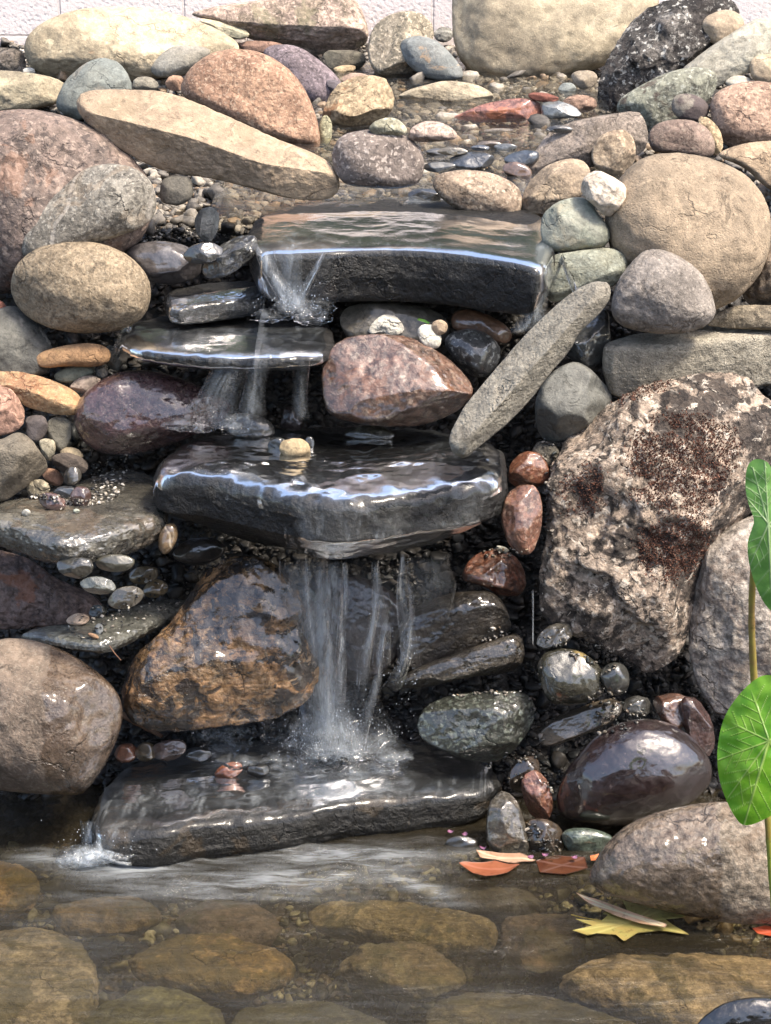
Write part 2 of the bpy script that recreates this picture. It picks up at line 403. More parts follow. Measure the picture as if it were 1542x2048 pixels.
# ------------------------------------------------------------------ the rendered block wall behind
def wall():
    t = NT('pink_block_wall'); co, tc = t.coords('w'); oc = tc.outputs['Object']
    mp = t.n('ShaderNodeMapping'); t.l(oc, mp.inputs[0]); mp.inputs['Rotation'].default_value = (math.radians(90), 0, 0)
    br = t.n('ShaderNodeTexBrick', _offset=.5, Scale=1.0, **{'Mortar__Size': .005, 'Brick__Width': .40, 'Row__Height': .20, 'Mortar__Smooth': .6})
    t.l(mp.outputs[0], br.inputs['Vector'])
    n = t.noise(oc, 90, 5, .7); n2 = t.noise(oc, 5, 4, .6)
    col = t.mix(t.ramp(n2, .35, .65), lin('#efe3de'), lin('#f3e6de'))
    col = t.mix(t.math('MULTIPLY', br.outputs['Fac'], .25), col, lin('#c9b9b2'))
    vv = t.n('ShaderNodeTexVoronoi', Scale=55); t.l(oc, vv.inputs['Vector'])
    h = t.math('ADD', t.math('ADD', t.math('MULTIPLY', n, 1.0), t.math('MULTIPLY', br.outputs['Fac'], -2.5)), t.ramp(vv.outputs[0], 0, .5, 0, .5))
    bp = t.n('ShaderNodeBump', Strength=.8, Distance=.004); t.l(h, bp.inputs['Height'])
    b = t.n('ShaderNodeBsdfPrincipled', Roughness=.9); t.l(col, b.inputs['Base Color']); t.l(bp.outputs[0], b.inputs['Normal']); t.l(b.outputs[0], t.out.inputs[0])
    ox, oz = -1.048, 1.25
    x0, x1, z0, z1, y0, y1 = -8, 8, -1.3, .42, 0, .2
    v = [(x, y, z) for x in (x0, x1) for y in (y0, y1) for z in (z0, z1)]
    f = [(0,4,5,1),(2,3,7,6),(0,1,3,2),(4,6,7,5),(1,5,7,3),(0,2,6,4)]
    link('block_wall', mesh_np('block_wall', v, f, t.m, smooth=False), (ox, 3.1, oz), label='pale pink rendered block wall running behind the rocks at the top', category='wall')
wall()

GROUPS = {'boulder': 'boulders stacked around the waterfall', 'river_rock': 'river rocks piled around the waterfall', 'pebble': 'pebbles lying among the bigger rocks', 'stone_slab': 'flat stone slabs on the banks'}
def r(name, label, pts, shape, ty, cols, **kw):
    mk = {k: kw.pop(k) for k in list(kw) if k in ('light','ang','low','wetz','vein','stain','stain_amt','bandscale','spk','sps','lsp','bump','rough','coat','mid','band','stain_s','stain_t','chip','crack','ckscale')}
    return rock(name, label, pts, shape, stone(label.replace(' ', '_')[:40], ty, cols.split(), **mk), cat={'river_rock': 'rock', 'stone_slab': 'slab'}.get(name, name), group=GROUPS[name], **kw)
B, RR, PB, SL = 'boulder', 'river_rock', 'pebble', 'stone_slab'

# ---- top row, against the wall
r(RR, 'dark crusty rock at the left edge under the pink wall', '-40,100 0,95 30,96 50,108 54,145 20,150 -40,150', 'c', 'R', '#6a5d54 #8c8078 #2d2724')
r(RR, 'small white chip beside the dark crusty rock at the left edge', 'e58 143 13 8', 'c', 'S', '#cfc6bb #b9b0a6 #8a8078')
r(SL, 'long pinkish slab with greenish front lying below the wall', '372,28 430,12 520,0 620,-14 700,-14 720,10 738,60 736,85 712,100 650,113 600,110 530,88 470,68 420,42', 'q', 'R', '#c0a090 #ab927c #6b5e50', k=1.0, cuts=[(0,.75,.6,.55),(.1,-.3,1,.8)], stain='#8a8468', stain_amt=.5, bump=.8)
r(RR, 'maroon streaked rock at the top beside the pinkish slab', '727,25 740,5 770,-12 900,-18 906,45 870,55 830,50 800,62 760,55 735,48', 'b', 'B', '#71505a #87646a #4a333c', ang=20)
r(SL, 'thin pale wedge of stone tucked behind the big cream boulder', '395,35 440,42 490,58 502,72 480,80 440,76 410,55', 'b', 'S', '#c3b08c #a9a083 #7b705c')
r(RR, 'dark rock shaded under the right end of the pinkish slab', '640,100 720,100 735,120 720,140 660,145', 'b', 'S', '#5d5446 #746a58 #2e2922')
r(PB, 'small tan bar of stone under the end of pinkish slab', 'e690 138 24 8 6', 'b', 'S', '#c9a97a #b9976b #8a6c4a')
r(B, 'big smooth cream boulder at the upper left below the wall', '47,100 52,75 75,50 110,32 160,17 230,12 300,17 370,32 430,55 472,80 480,98 470,125 380,150 300,160 250,165 180,165 125,160 80,150 55,130', 'o', 'S', '#cdb48f #bea784 #8b7860', k=.9, cuts=[(-.15,-.6,.75,.72),(.3,.8,.5,.8)], stain='#b98a63', stain_amt=.35, stain_t=.64, low=5)
r(RR, 'tall mottled cream rock right of the pinkish slab', '735,90 745,55 770,32 810,20 850,28 868,55 866,100 845,145 810,165 765,158 738,130', 'b', 'G', '#c0aa90 #a3937b #6d6252', sps=70)
r(PB, 'small grey shells of stone left of the big beige boulder', 'e888 68 20 16', 'c', 'B', '#97938c #b0aaa0 #514d49')
r(B, 'biggest beige boulder at top centre right with soft shadow', '903,-60 1310,-60 1320,20 1290,80 1220,128 1150,153 1070,166 1000,166 945,150 915,115 903,60', 'o', 'S', '#c3ad8b #b7a284 #8f7f66', k=.8, p=2.6, stain='#d9cbb2', stain_amt=.35, stain_t=.62, low=4)
r(RR, 'blue grey pebble shaped rock leaning on the tall cream rock', '799,90 810,76 840,70 870,78 900,105 924,135 928,155 905,163 860,162 825,140 805,115', 'o', 'S', '#7d8183 #8f9090 #4b4d50', stain='#b99a78', stain_amt=.6, stain_t=.6)
r(RR, 'flat tan stone at the left edge below the cream boulder', '-60,145 0,140 60,145 110,155 135,170 125,205 60,222 -60,222', 'b', 'S', '#b9a684 #a8967a #71634f', stain='#7a6a55', stain_amt=.5)
r(B, 'craggy black and white boulder at the upper right', '1193,210 1200,150 1228,92 1262,42 1300,12 1380,-14 1450,-12 1482,18 1478,60 1432,95 1392,135 1330,172 1270,190 1235,220 1205,232', 'c', 'R', '#5b5350 #8a807c #221e1e', light='#d6cfca', lsp=.8, spk=.8, sps=45, mid=.6, low=9, facets=18, amp=.12, stain='#2a2422', stain_amt=.75, stain_t=.5, stain_s=14, ang=50, band=.6, bandscale=22)
r(RR, 'orange stone at the far upper right corner', 'e1530 26 30 20', 'b', 'S', '#b8764a #a5653d #5d3a26')
r(RR, 'round beige cobble on the black and white boulder', 'e1448 55 46 36 15', 'o', 'S', '#c3a788 #b59a7d #7a6752')
r(SL, 'pale grey green slab leaning diagonally at the upper right', '1350,148 1430,86 1500,42 1528,34 1600,52 1600,140 1500,142 1450,168 1432,178 1380,178', 'b', 'S', '#b0a896 #bcb2a2 #7b7465', k=.8, cuts=[(-.3,.6,.8,.7)])
r(RR, 'round beige stone at right edge on the grey green slab', 'e1538 140 40 34', 'o', 'S', '#c6ab8a #b89c7c #80684f')
r(PB, 'little white stone below the grey green slab', 'e1477 164 26 14', 'o', 'S', '#d3c7b6 #c7b9a5 #948571')
r(RR, 'oblong lichen speckled grey green rock above the gravel on right', '1230,218 1240,196 1280,171 1330,146 1380,133 1420,136 1437,156 1430,185 1410,208 1370,232 1335,255 1300,265 1262,250', 'o', 'G', '#8b8a78 #9c9a88 #4a4640', light='#cfcdbd', stain='#4c3a33', stain_amt=.7, stain_t=.58, sps=60)
r(B, 'pink speckled boulder at right edge above the tan one', '1418,212 1430,185 1470,166 1520,160 1600,178 1610,240 1560,282 1490,298 1450,292 1425,252', 'o', 'G', '#b58f76 #a8836b #6a4b3d', sps=75)
r(RR, 'tan stone wedged beneath the grey round cobble on the right', '1395,232 1418,235 1440,258 1448,290 1438,314 1412,305 1400,265', 'b', 'G', '#b79a70 #a68a62 #6d5638')
r(RR, 'grey round cobble with dark purple spot on the right bank', 'e1381 218 40 29 -15', 'o', 'S', '#8f8276 #9c8f84 #5a4e47', stain='#4a3d3f', stain_amt=.8, stain_t=.52)
r(RR, 'brown and cream banded stone on the right bank', '1296,268 1310,248 1345,238 1388,240 1418,258 1432,287 1428,312 1398,320 1350,308 1310,306 1298,290', 'o', 'B', '#94786a #a98b78 #5a433b', light='#d3bda4', ang=15, bandscale=18)
r(B, 'tan boulder at the right edge behind the giant round one', '1428,312 1460,294 1510,282 1620,280 1640,370 1580,402 1530,375 1490,335', 'o', 'S', '#b39473 #a58767 #6e573f')
r(B, 'rough brown boulder at right edge above the long flat slab', '1478,592 1500,560 1525,500 1560,470 1640,480 1640,620 1500,614', 'c', 'R', '#86705c #9a826b #3e3229')
r(B, 'giant round beige boulder on the right bank', '1208,420 1228,370 1263,327 1310,306 1370,306 1430,318 1490,346 1526,386 1543,430 1540,500 1520,550 1480,597 1430,622 1380,624 1300,605 1240,545 1214,480', 'o', 'S', '#a98f72 #b59a7c #6c5843', k=.85, spk=.35, low=4, stain='#6b5542', stain_amt=.6, stain_t=.66, bump=.7)
r(B, 'grey brown angular boulder beside the upper stream', '1053,360 1060,320 1090,270 1130,246 1200,231 1276,220 1290,240 1298,272 1290,305 1240,322 1180,335 1120,345 1080,366', 'b', 'G', '#9a877b #8f7d70 #54473f', k=.8, sps=110, cuts=[(-.2,.7,.7,.6)], lsp=.3)
r(RR, 'upright tan nugget on the grey brown angular boulder', '1182,302 1195,275 1222,260 1250,258 1270,280 1273,315 1255,347 1235,359 1205,350 1184,325', 'b', 'R', '#bb9f80 #a88d70 #765c46', bump=.8)
r(RR, 'streaky ochre and grey rock at the right side of the stream', '1040,412 1053,368 1090,331 1135,316 1166,320 1183,340 1172,372 1160,398 1120,415 1085,435 1072,448 1048,436', 'b', 'B', '#b59a7c #c0a27c #6d5b4b', ang=35, bandscale=30)
r(RR, 'whitish pink quartz lump beside the green grey stone', '1160,376 1170,350 1195,339 1228,354 1254,372 1252,402 1230,426 1212,437 1190,412 1168,396', 'b', 'R', '#d8c2ae #cbb39f #a38975', light='#f0e2d2', bump=.7)
r(RR, 'smooth green grey stone left of the giant round boulder', '1080,462 1084,430 1110,405 1148,393 1182,397 1196,428 1216,450 1223,477 1205,497 1160,501 1110,507 1086,491', 'b', 'S', '#8d9080 #98978a #5f6257', facets=6, hard=.85, stain='#a79a80', stain_amt=.35)
r(RR, 'pale green stone with brown end under the green grey one', '1078,556 1085,525 1110,508 1160,500 1220,494 1250,507 1258,536 1242,561 1215,580 1170,590 1130,600 1105,606 1085,586', 'o', 'B', '#a5a38e #9a9c8c #6d6a56', light='#c6ccc0', ang=20, stain='#6b4d33', stain_amt=.6, stain_t=.63)
# ---- left, upper
r(RR, 'blue grey mottled stone between cream boulder and tilted slab', '110,205 130,160 170,125 205,113 240,125 263,160 264,185 240,230 170,245 118,225', 'b', 'S', '#7a7f7c #8b8e88 #4b4d4c', light='#aeb2ae', stain='#9a8f80', stain_amt=.4)
r(RR, 'smooth grey cobble between cream and orange boulders', '299,140 312,112 348,90 400,91 428,102 388,142 345,156 312,155', 'o', 'S', '#9d958a #a89d8d #67615a')
r(PB, 'small grey stone showing behind the top of tilted slab', '262,180 268,155 300,152 320,168 310,185', 'b', 'S', '#8e8474 #a09684 #5f574b')
r(PB, 'orange chip behind the top of tilted slab', '328,168 340,150 368,152 366,182 340,182', 'b', 'S', '#b08566 #a5795b #6a4531')
r(RR, 'rusty flat stone behind the orange speckled boulder', '475,88 500,80 560,84 575,100 540,108 490,102', 'b', 'S', '#aa7d66 #987060 #5f4238')
r(B, 'purple grey speckled boulder behind the orange one', '520,105 545,88 595,90 640,120 678,155 690,182 655,212 615,212 560,190', 'o', 'G', '#84717a #79676e #4c3f46', sps=100)
r(PB, 'dark purple corner stone beside the stream', 'e668 172 18 12 -40', 'b', 'S', '#5f5560 #6c6068 #37313a')
r(RR, 'small pinkish stone behind the broken tan rock', 'e712 158 30 14', 'b', 'S', '#c09c86 #b58f7a #7d5f50')
r(RR, 'tan rock with broken orange face beside the upper stream', '640,235 665,175 710,151 765,150 790,188 786,225 745,252 690,266 655,262', 'b', 'R', '#bb9e76 #a88d68 #6c5537', bump=.7, stain='#9c6134', stain_amt=.55, cuts=[(-.1,-.7,.8,.55)])
r(PB, 'narrow pale green stone right of the orange boulder', 'e651 262 14 30', 'o', 'G', '#b3ab84 #a69d78 #6f684a')
r(B, 'orange pink pitted boulder behind the tilted slab', '357,182 374,140 418,106 470,95 530,105 582,140 612,180 636,240 643,292 620,310 540,285 450,240 380,205', 'o', 'G', '#b98a68 #b07f5f #714a36', light='#d8b494', sps=85, spk=.5, stain='#564036', stain_amt=.5, stain_t=.64, bump=.9)
r(B, 'large pinkish grey granite boulder at the left edge', '-80,235 0,220 60,217 120,228 200,258 262,310 310,370 300,470 200,540 100,580 0,590 -80,580', 'o', 'G', '#8d7367 #7b675f #473a38', light='#c3a796', sps=60, spk=.7, lsp=.45, k=.8, stain='#9a7055', stain_amt=.35, bump=1.0, rough=.75)
r(B, 'long tilted tan slab boulder leaning down to the top ledge', '150,210 163,182 230,177 340,182 440,225 560,280 640,310 676,342 681,380 660,400 590,401 500,376 420,356 330,346 260,311 200,271 168,243', 'b', 'S', '#b59878 #c0a181 #7c6650', k=.95, facets=3, cuts=[(-.05,-.75,.65,.55),(.35,-.6,.6,.7),(.0,.75,.66,.72)], stain='#8d7c64', stain_amt=.5, stain_t=.55, low=5, bump=.5)
r(RR, 'oval grey granite boulder leaning on the pinkish boulder', '35,490 55,445 115,385 168,335 220,325 272,335 306,365 316,410 302,447 240,472 165,495 90,520 48,520', 'o', 'G', '#9c9286 #8b8176 #4b4540', dz=-.05, light='#c6bbae', sps=90, vein=('#a9a196', 1.6), stain='#a08b72', stain_amt=.3)
r(RR, 'grey wedge stone under the tilted slab', '318,400 322,360 345,350 383,352 388,395 360,412 330,408', 'b', 'S', '#746c62 #80776b #443e38')
r(RR, 'pinkish grey speckled boulder at left side of the stream', '662,305 680,270 730,258 790,261 836,285 851,325 842,366 800,379 740,376 690,371 667,342', 'o', 'G', '#8c7a72 #83716b #4d4140', light='#cbb7ae', sps=70, spk=.6, lsp=.7, wetz=-.045)

def hedge(pos, size, lab):
    """Unseen hedge, added to darken what the wet stones and water mirror."""
    t = NT('added_hedge_leaves'); co, _ = t.coords('hedge'); n = t.noise(co, 25, 6, .7)
    col = t.mix(t.ramp(n, .35, .65), lin('#1c2a14'), lin('#36482a')); b = t.n('ShaderNodeBsdfPrincipled', Roughness=.8); t.l(col, b.inputs['Base Color'])
    bp = t.n('ShaderNodeBump', Strength=1, Distance=.08); t.l(n, bp.inputs['Height']); t.l(bp.outputs[0], b.inputs['Normal']); t.l(b.outputs[0], t.out.inputs[0])
    v, f = ico(6); s = (np.abs(v)**5).sum(1)**-.2; P = v*s[:, None]*np.array(size); P += v*.22*fbm(P*1.6, 5, 4)[:, None]
    link('hedge', mesh_np('hedge', P, f, t.m), pos, label=lab, category='hedge')
hedge((0, -10.5, 1.2), (9, .8, 2.4), 'added unseen evergreen hedge behind the viewpoint that blocks low sky')  # added out of view to keep low sky off the front faces
hedge((0, 5.0, 1.6), (9, .8, 2.2), 'added unseen evergreen hedge beyond the pink wall for dark ledge reflections')  # added behind the wall so the ledge water mirrors something dark
# ---- in and beside the upper stream
r(RR, 'flat tan stone at the waterline of the upper stream', '790,195 815,180 850,170 890,160 950,167 986,185 988,202 930,206 850,206', 'b', 'S', '#b8a486 #aa977b #75664f', wetz=-.018, k=1.2)
r(RR, 'pointed red orange stone in the upper stream', '900,238 930,222 965,208 1030,195 1078,200 1088,228 1060,242 970,246', 'b', 'R', '#a15f47 #8b5348 #583333', stain='#c0774f', stain_amt=.6, k=1.0, rough=.5, coat=.4, bump=.6)
r(PB, 'bright red flat pebble behind the blue grey stone in stream', 'e1086 195 32 10 -6', 'b', 'S', '#a2573e #944c37 #5d2e24')
r(PB, 'tan trapezoid stone at the foot of the biggest boulder', '1140,152 1150,142 1182,140 1196,150 1192,172 1166,182 1152,172', 'b', 'S', '#ab9781 #b8a38b #756655')
r(PB, 'small blue grey square stone near the tan trapezoid', 'e1134 177 18 12', 'b', 'S', '#8b9090 #9ba09e #5c6060')
r(RR, 'reddish brown stone against the black and white boulder', '1120,215 1130,195 1160,188 1190,195 1196,215 1170,226 1140,225', 'b', 'R', '#93705c #84634f #53392c', bump=.7)
r(RR, 'blue grey wet stone at the edge of the upper stream', '1080,215 1090,198 1115,200 1150,212 1168,232 1130,238 1088,238', 'b', 'W', '#63676a #74777a #3a3c40')
r(RR, 'small whitish pink rounded stone standing in the stream', '815,270 825,252 855,240 890,246 915,265 912,280 860,285 820,283', 'o', 'G', '#bc9f90 #af9284 #77635b', wetz=-.014)
r(PB, 'pale lichen covered stone behind the speckled boulder', '735,258 748,242 778,233 800,240 816,258 810,272 750,272', 'o', 'R', '#b5ad92 #a39b80 #6c6650', bump=.6)
for i, (lab, e, c) in enumerate([
    ('dark blue wet stone under the shallow water at stream centre', 'e945 323 48 19 4', '#3d4048 #4b4d55 #1f2126'),
    ('slate blue stone by the angular boulder in the stream', 'e1045 318 38 17 10', '#3f4654 #4d5360 #22252c'),
    ('brown wet stone half under water near the ochre rock', 'e1035 342 30 17 -20', '#7c5c48 #8a6a55 #46332a'),
    ('small grey stone under water near the speckled boulder', 'e880 305 28 9', '#575350 #66605b #302d2b'),
    ('olive brown stone under water in mid stream', 'e905 302 30 9', '#665a48 #776a55 #3b342a'),
    ('dark stone behind the granite cobble in the stream', 'e880 335 34 11', '#34363a #45474a #1d1e21'),
    ('small brown stone under water below the pink one', 'e980 288 26 7', '#6e5c4b #7b6856 #43372c'),
    ('flat blackish stone at the top ledge beside granite cobble', 'e850 392 36 15', '#302f30 #3d3b3b #1a1919'),
    ('greyish wet stone at the mouth of the stream', 'e1010 295 24 8', '#5b5d60 #6c6d6f #35363a'),
    ('light brown wet pebble below the red orange stone', 'e1000 262 34 6', '#7d6b54 #8b7860 #4b3f31'),
    ('dark pebble beside the blue grey wet stone', 'e1120 258 26 8', '#4b4744 #5a5550 #2b2826'),
    ('bluish pebble upstream of the dark blue wet stone', 'e960 296 20 6', '#4d5360 #5b606b #2b2f37')]):
    r(RR if i < 3 else PB, lab, e, 'b', 'W', c, k=.9)
r(RR, 'oval tan granite cobble lying at the top ledge', '862,372 874,347 930,338 990,346 1038,372 1046,402 1038,437 990,441 930,426 890,405', 'o', 'G', '#b0947b #a2866e #62503f', light='#d9c3ab', sps=80, wetz=-.05, cuts=[(.1,-.6,.7,.8)])
# ---- top ledge and the left ledge (flat stones laid on their own level)
wet_top = stone('wet_dark_ledge', 'X', ['#1f1d1b', '#151312', '#0c0b0a'], low=6, spk=.5, lsp=.12, bump=1.6, rough=.5, coat=0, chip=.12, light='#35312d', crack=.2)
wet_mid = stone('wet_brown_ledge', 'X', ['#1d1a17', '#141210', '#0a0908'], low=5, spk=.5, lsp=.15, bump=1.8, rough=.5, coat=0, chip=.12, light='#35312d', crack=.2)
wet_low = stone('wet_low_ledge', 'X', ['#1d1b18', '#141210', '#0b0a09'], low=5, spk=.4, lsp=.2, bump=1.6, rough=.5, coat=0, chip=.12, light='#35312d', crack=.2, stain='#4b3a1f', stain_amt=.4)
slab('ledge_slab', 'dark wet topmost ledge slab the stream pours over', '500,500 600,503 700,499 790,497 850,500 960,512 1040,524 1095,532 1120,480 1100,425 1000,395 850,385 700,395 560,405 490,440', 1.153, .125, wet_top, taper=.06, amp=.03, p=10)
r(RR, 'black wet shingle lump at the left end of the top ledge', '403,550 410,520 440,490 480,470 512,470 518,500 490,530 450,555 420,558', 'c', 'X', '#33312f #4a4744 #181716', light='#8d8a86', lsp=.5)
r(RR, 'purple grey wet rock behind the oval speckled cobble', '245,510 270,488 320,480 380,492 405,520 400,555 340,572 290,560', 'b', 'W', '#4f484a #686063 #2b2729', rough=.45)
r(RR, 'pale grey upright stone in the gravel below the tilted slab', '388,440 400,418 425,412 440,430 436,462 420,488 400,478 390,460', 'b', 'S', '#97918a #aaa49c #615d58')
r(RR, 'dark grey stone below the pale upright one', 'e405 505 40 22 10', 'b', 'W', '#3c3a3a #504d4c #201f1f')
slab('ledge_slab', 'thin dark stone plate beneath the shingle lump', '325,590 340,572 430,560 520,556 540,575 520,592 420,605 340,618', 1.035, .045, wet_mid, sub=6, taper=.1, amp=.05, p=5)
slab('ledge_slab', 'left middle ledge slab with a misty film of water', '235,672 260,640 330,622 450,612 560,600 640,615 665,650 672,690 640,705 600,709 440,712 330,702 265,692', .975, .05, wet_mid, sub=7, taper=.25, amp=.05, p=5)
# ---- the niche in the middle
r(RR, 'flat olive grey stone behind the white pebbles', '676,640 690,615 730,604 790,605 850,612 885,630 902,652 890,690 800,700 700,690', 'b', 'W', '#5f564a #6c6254 #363029', rough=.5, coat=.3)
r(RR, 'orange brown oblong stone above the speckled black cobble', '901,640 908,622 935,616 975,628 1010,648 1026,668 1018,688 985,684 945,668 905,660', 'o', 'W', '#7d5232 #8d6140 #3b2618', rough=.35)
r(RR, 'black and white speckled wet cobble beside the brown boulder', '885,685 900,664 940,655 980,668 1003,695 1000,725 975,755 945,755 910,725', 'o', 'X', '#4d4a48 #605c58 #1f1e1e', light='#bdb8b1', lsp=.6, bump=.6)
r(B, 'warm brown wet boulder standing in the middle of the falls', '645,790 641,740 665,690 700,671 770,667 830,675 890,710 937,755 949,785 920,822 850,852 760,854 690,842 655,827', 'b', 'X', '#6e4a38 #7d5a48 #35241c', light='#c3a68f', lsp=.3, k=.85, bump=.7, stain='#7a4a20', stain_amt=.5, sps=55)
r(PB, 'knobbly white pebble on top of the brown boulder', '735,662 745,645 765,628 790,630 808,650 806,668 785,672 760,664 742,670', 'c', 'S', '#d9cfc2 #cdc2b3 #a3978a', amp=.12, bump=.8)
r(PB, 'smooth white pebble right of the knobbly one', '833,660 845,648 870,650 884,672 880,695 862,699 842,688', 'b', 'S', '#ddd3c4 #d0c5b4 #a89c8c')
r(PB, 'tan pebble between white pebble and orange brown stone', 'e880 655 17 16', 'b', 'S', '#b79a7b #a88b6d #715940')
# ---- right bank middle
r(B, 'dark wet rock hidden behind the diagonal slab', '1120,700 1165,640 1215,605 1225,700 1200,745 1160,735', 'b', 'W', '#343434 #454545 #1c1c1c')
r(SL, 'gravelly brown slab on top of the long flat slab', '1395,650 1440,622 1475,608 1640,614 1640,660 1500,660', 'q', 'R', '#83735f #94836c #4a4035')
slab('stone_slab', 'long thick grey brown slab at the right edge', '1203,676 1300,664 1430,642 1540,618 1640,600 1640,650 1540,672 1420,684 1300,698 1206,694', .95, .12, stone('long_slab', 'S', '#aca08f #a09483 #645a4e'.split(), bump=1.2, spk=.4), p=12, sub=7, taper=.05, amp=.05, cat='slab')['group'] = GROUPS[SL]
r(B, 'grey rounded triangular boulder sitting on the long slab', '1221,602 1240,550 1290,495 1322,490 1370,510 1406,545 1426,590 1433,627 1415,652 1370,667 1310,669 1250,657 1225,637', 'o', 'G', '#a0928a #95877f #645953', sps=130, spk=.35, lsp=.25, k=.85, bump=.6)
r(B, 'smooth dark grey stone under the diagonal slab', '1069,805 1084,766 1115,735 1150,721 1180,735 1207,766 1229,792 1222,818 1185,845 1150,873 1120,884 1085,882 1072,852', 'b', 'S', '#6b6a66 #777570 #41403d', light='#93918b', rough=.6)
# ---- middle left bank
r(RR, 'red brown stone peeking out at the left edge', '-30,600 0,598 20,620 15,660 -30,670', 'b', 'S', '#8a4f3f #7b4638 #43261f')
r(RR, 'grey and black marbled rock at left edge behind yellow slab', '-60,650 0,615 40,610 80,650 105,690 110,735 60,765 0,760 -60,760', 'b', 'S', '#55524e #77736c #242321', stain='#a79f93', stain_amt=.5)
r(B, 'oval tan speckled boulder balanced on the left bank', '18,580 30,530 70,495 130,480 200,484 260,510 296,550 304,590 290,635 240,662 160,669 90,655 40,625', 'o', 'G', '#a58c6c #9c8465 #5c4c3a', light='#cbb494', sps=110, spk=.55, lsp=.35, k=.75)
r(RR, 'grey stone under the right end of the orange tan stone', 'e225 715 17 28 20', 'b', 'S', '#5f5a50 #6b655a #38352f')
r(PB, 'tiny grey pebble under the orange tan stone', 'e204 745 14 13', 'b', 'S', '#70665f #7c726a #44403c')
r(RR, 'sage green oval stone below the orange tan stone', 'e150 748 44 16 12', 'o', 'S', '#7b7c6a #868673 #4c4d40')
r(RR, 'smooth orange tan stone on the left bank', '70,715 85,702 130,690 180,685 212,692 223,708 218,726 190,735 130,732 90,737 74,730', 'o', 'S', '#b07f4a #a3733f #6f4a26', k=.7, stain='#b99467', stain_amt=.6)
r(PB, 'pinkish grey wedge stone above the purple boulder', 'e170 769 32 17 12', 'b', 'R', '#998274 #a8917f #5e4e46', bump=.5)
r(RR, 'grey stone pillar below the yellow slab', '95,835 140,835 146,870 130,905 105,900 92,870', 'b', 'S', '#6c6558 #78705f #423d34')
r(RR, 'purplish grey stone next to the grey pillar', '50,830 90,830 98,858 80,885 52,880', 'b', 'S', '#5f5454 #6d615f #393232')
r(SL, 'orange and yellow streaked slab at the left edge', '-30,735 0,738 60,746 110,762 150,781 167,801 160,829 120,831 60,818 30,800 -30,790', 'b', 'B', '#b98a52 #c49c68 #8d4a22', light='#e0caa0', ang=-20, bandscale=22, k=.9, cuts=[(.1,-.6,.8,.65)])
r(RR, 'pink granite lump at the left edge', '-60,760 -20,752 10,765 35,790 52,825 45,855 15,870 -60,880', 'b', 'R', '#c08d76 #b0806a #7a5241', bump=.6)
r(B, 'glossy purple wet boulder on the left bank', '146,842 155,800 190,765 240,742 300,740 360,755 420,780 466,806 455,835 430,855 380,875 320,897 260,912 200,907 162,882', 'o', 'W', '#573538 #61403f #301d20', light='#a98a7c', k=.8, lsp=.25, spk=.3, rough=.24, bump=.5, amp=.05)
r(PB, 'mossy cream stone above the little brown cluster', '75,882 90,876 110,880 112,900 104,925 88,915', 'b', 'R', '#b3a58a #a0937a #5f5742', bump=.5)
r(PB, 'yellowish rounded stone above the little brown cluster', 'e143 907 23 14 -10', 'o', 'S', '#b29a74 #a48c68 #6d5a3e')
# ---- slate on the left with its small stones
slab('stone_slab', 'flat wet slate slab carrying small stones on the left bank', '-60,1005 80,985 170,952 240,925 290,930 318,955 330,990 340,1022 300,1038 220,1062 130,1080 60,1064 20,1045 -60,1030', .665, .078, stone('flat_slate', 'V', '#716a5f #5f5a52 #34302b'.split(), ang=8, rough=.25, stain='#6b5a48', stain_amt=.4), p=5, sub=7, taper=.1, amp=.06, nscale=6)['group'] = GROUPS[SL]
r(B, 'grey brown angular block at the left edge above the slate', '-60,890 0,880 35,862 60,874 96,925 96,942 50,976 5,1006 -60,1020', 'b', 'S', '#857765 #938573 #50463a', cuts=[(-.1,.7,.6,.62)], k=.9, bump=.9)
for lab, e, c, ty in [
    ('dark brown long stone in the left cluster', 'e140 927 36 20 -18', '#5a4c43 #665750 #332b26', 'S'),
    ('smooth dark grey egg stone in the left cluster', 'e145 952 19 17 40', '#55504b #625d57 #302d2a', 'W'),
    ('orange pink stone in the left cluster', 'e105 953 23 15 -35', '#a97858 #b3825f #6b4630', 'S'),
    ('speckled tan round stone beneath the angular block', 'e76 976 24 19 10', '#9a8b70 #887a62 #4e4534', 'G'),
    ('glossy blue black pebble on the slate', 'e131 984 24 13', '#2c3037 #383c43 #15171b', 'W'),
    ('dull red wedge stone on the slate', 'e104 1004 30 18 -15', '#6a463e #7a544a #352220', 'V'),
    ('maroon cube stone on the slate', 'e160 993 22 20 5', '#5b3f39 #6a4c45 #30201d', 'W'),
    ('tiny white bead stone near the front of the slate', 'e52 1025 9 7', '#cfc9c0 #bdb7ad #8d877e', 'S'),
    ('tiny pale green bead stone on the slate', 'e153 1022 7 5', '#c4c9ba #b3b8a8 #83887a', 'S')]:
    r(PB, lab, e, 'b', ty, c)
r(RR, 'dark grey stone under the front of the wet slate', '110,1118 180,1112 190,1140 165,1160 120,1150', 'b', 'W', '#393630 #48443d #201e1b')
r(RR, 'olive flat stone under the wet slate', 'e229 1127 42 18', 'o', 'W', '#4c483a #5b5646 #2b291f', rough=.5)
r(RR, 'upright honey coloured stone at the right end of slate', '315,1095 318,1065 335,1045 352,1048 358,1070 345,1100 328,1112', 'o', 'W', '#7d5f3a #8d6e46 #46331c', vein=('#c9b79a', 3))
r(RR, 'smooth dark brown egg shaped rock below the main ledge', 'e397 1101 52 28 8', 'o', 'W', '#4b3f36 #574a40 #2a221d', rough=.3)
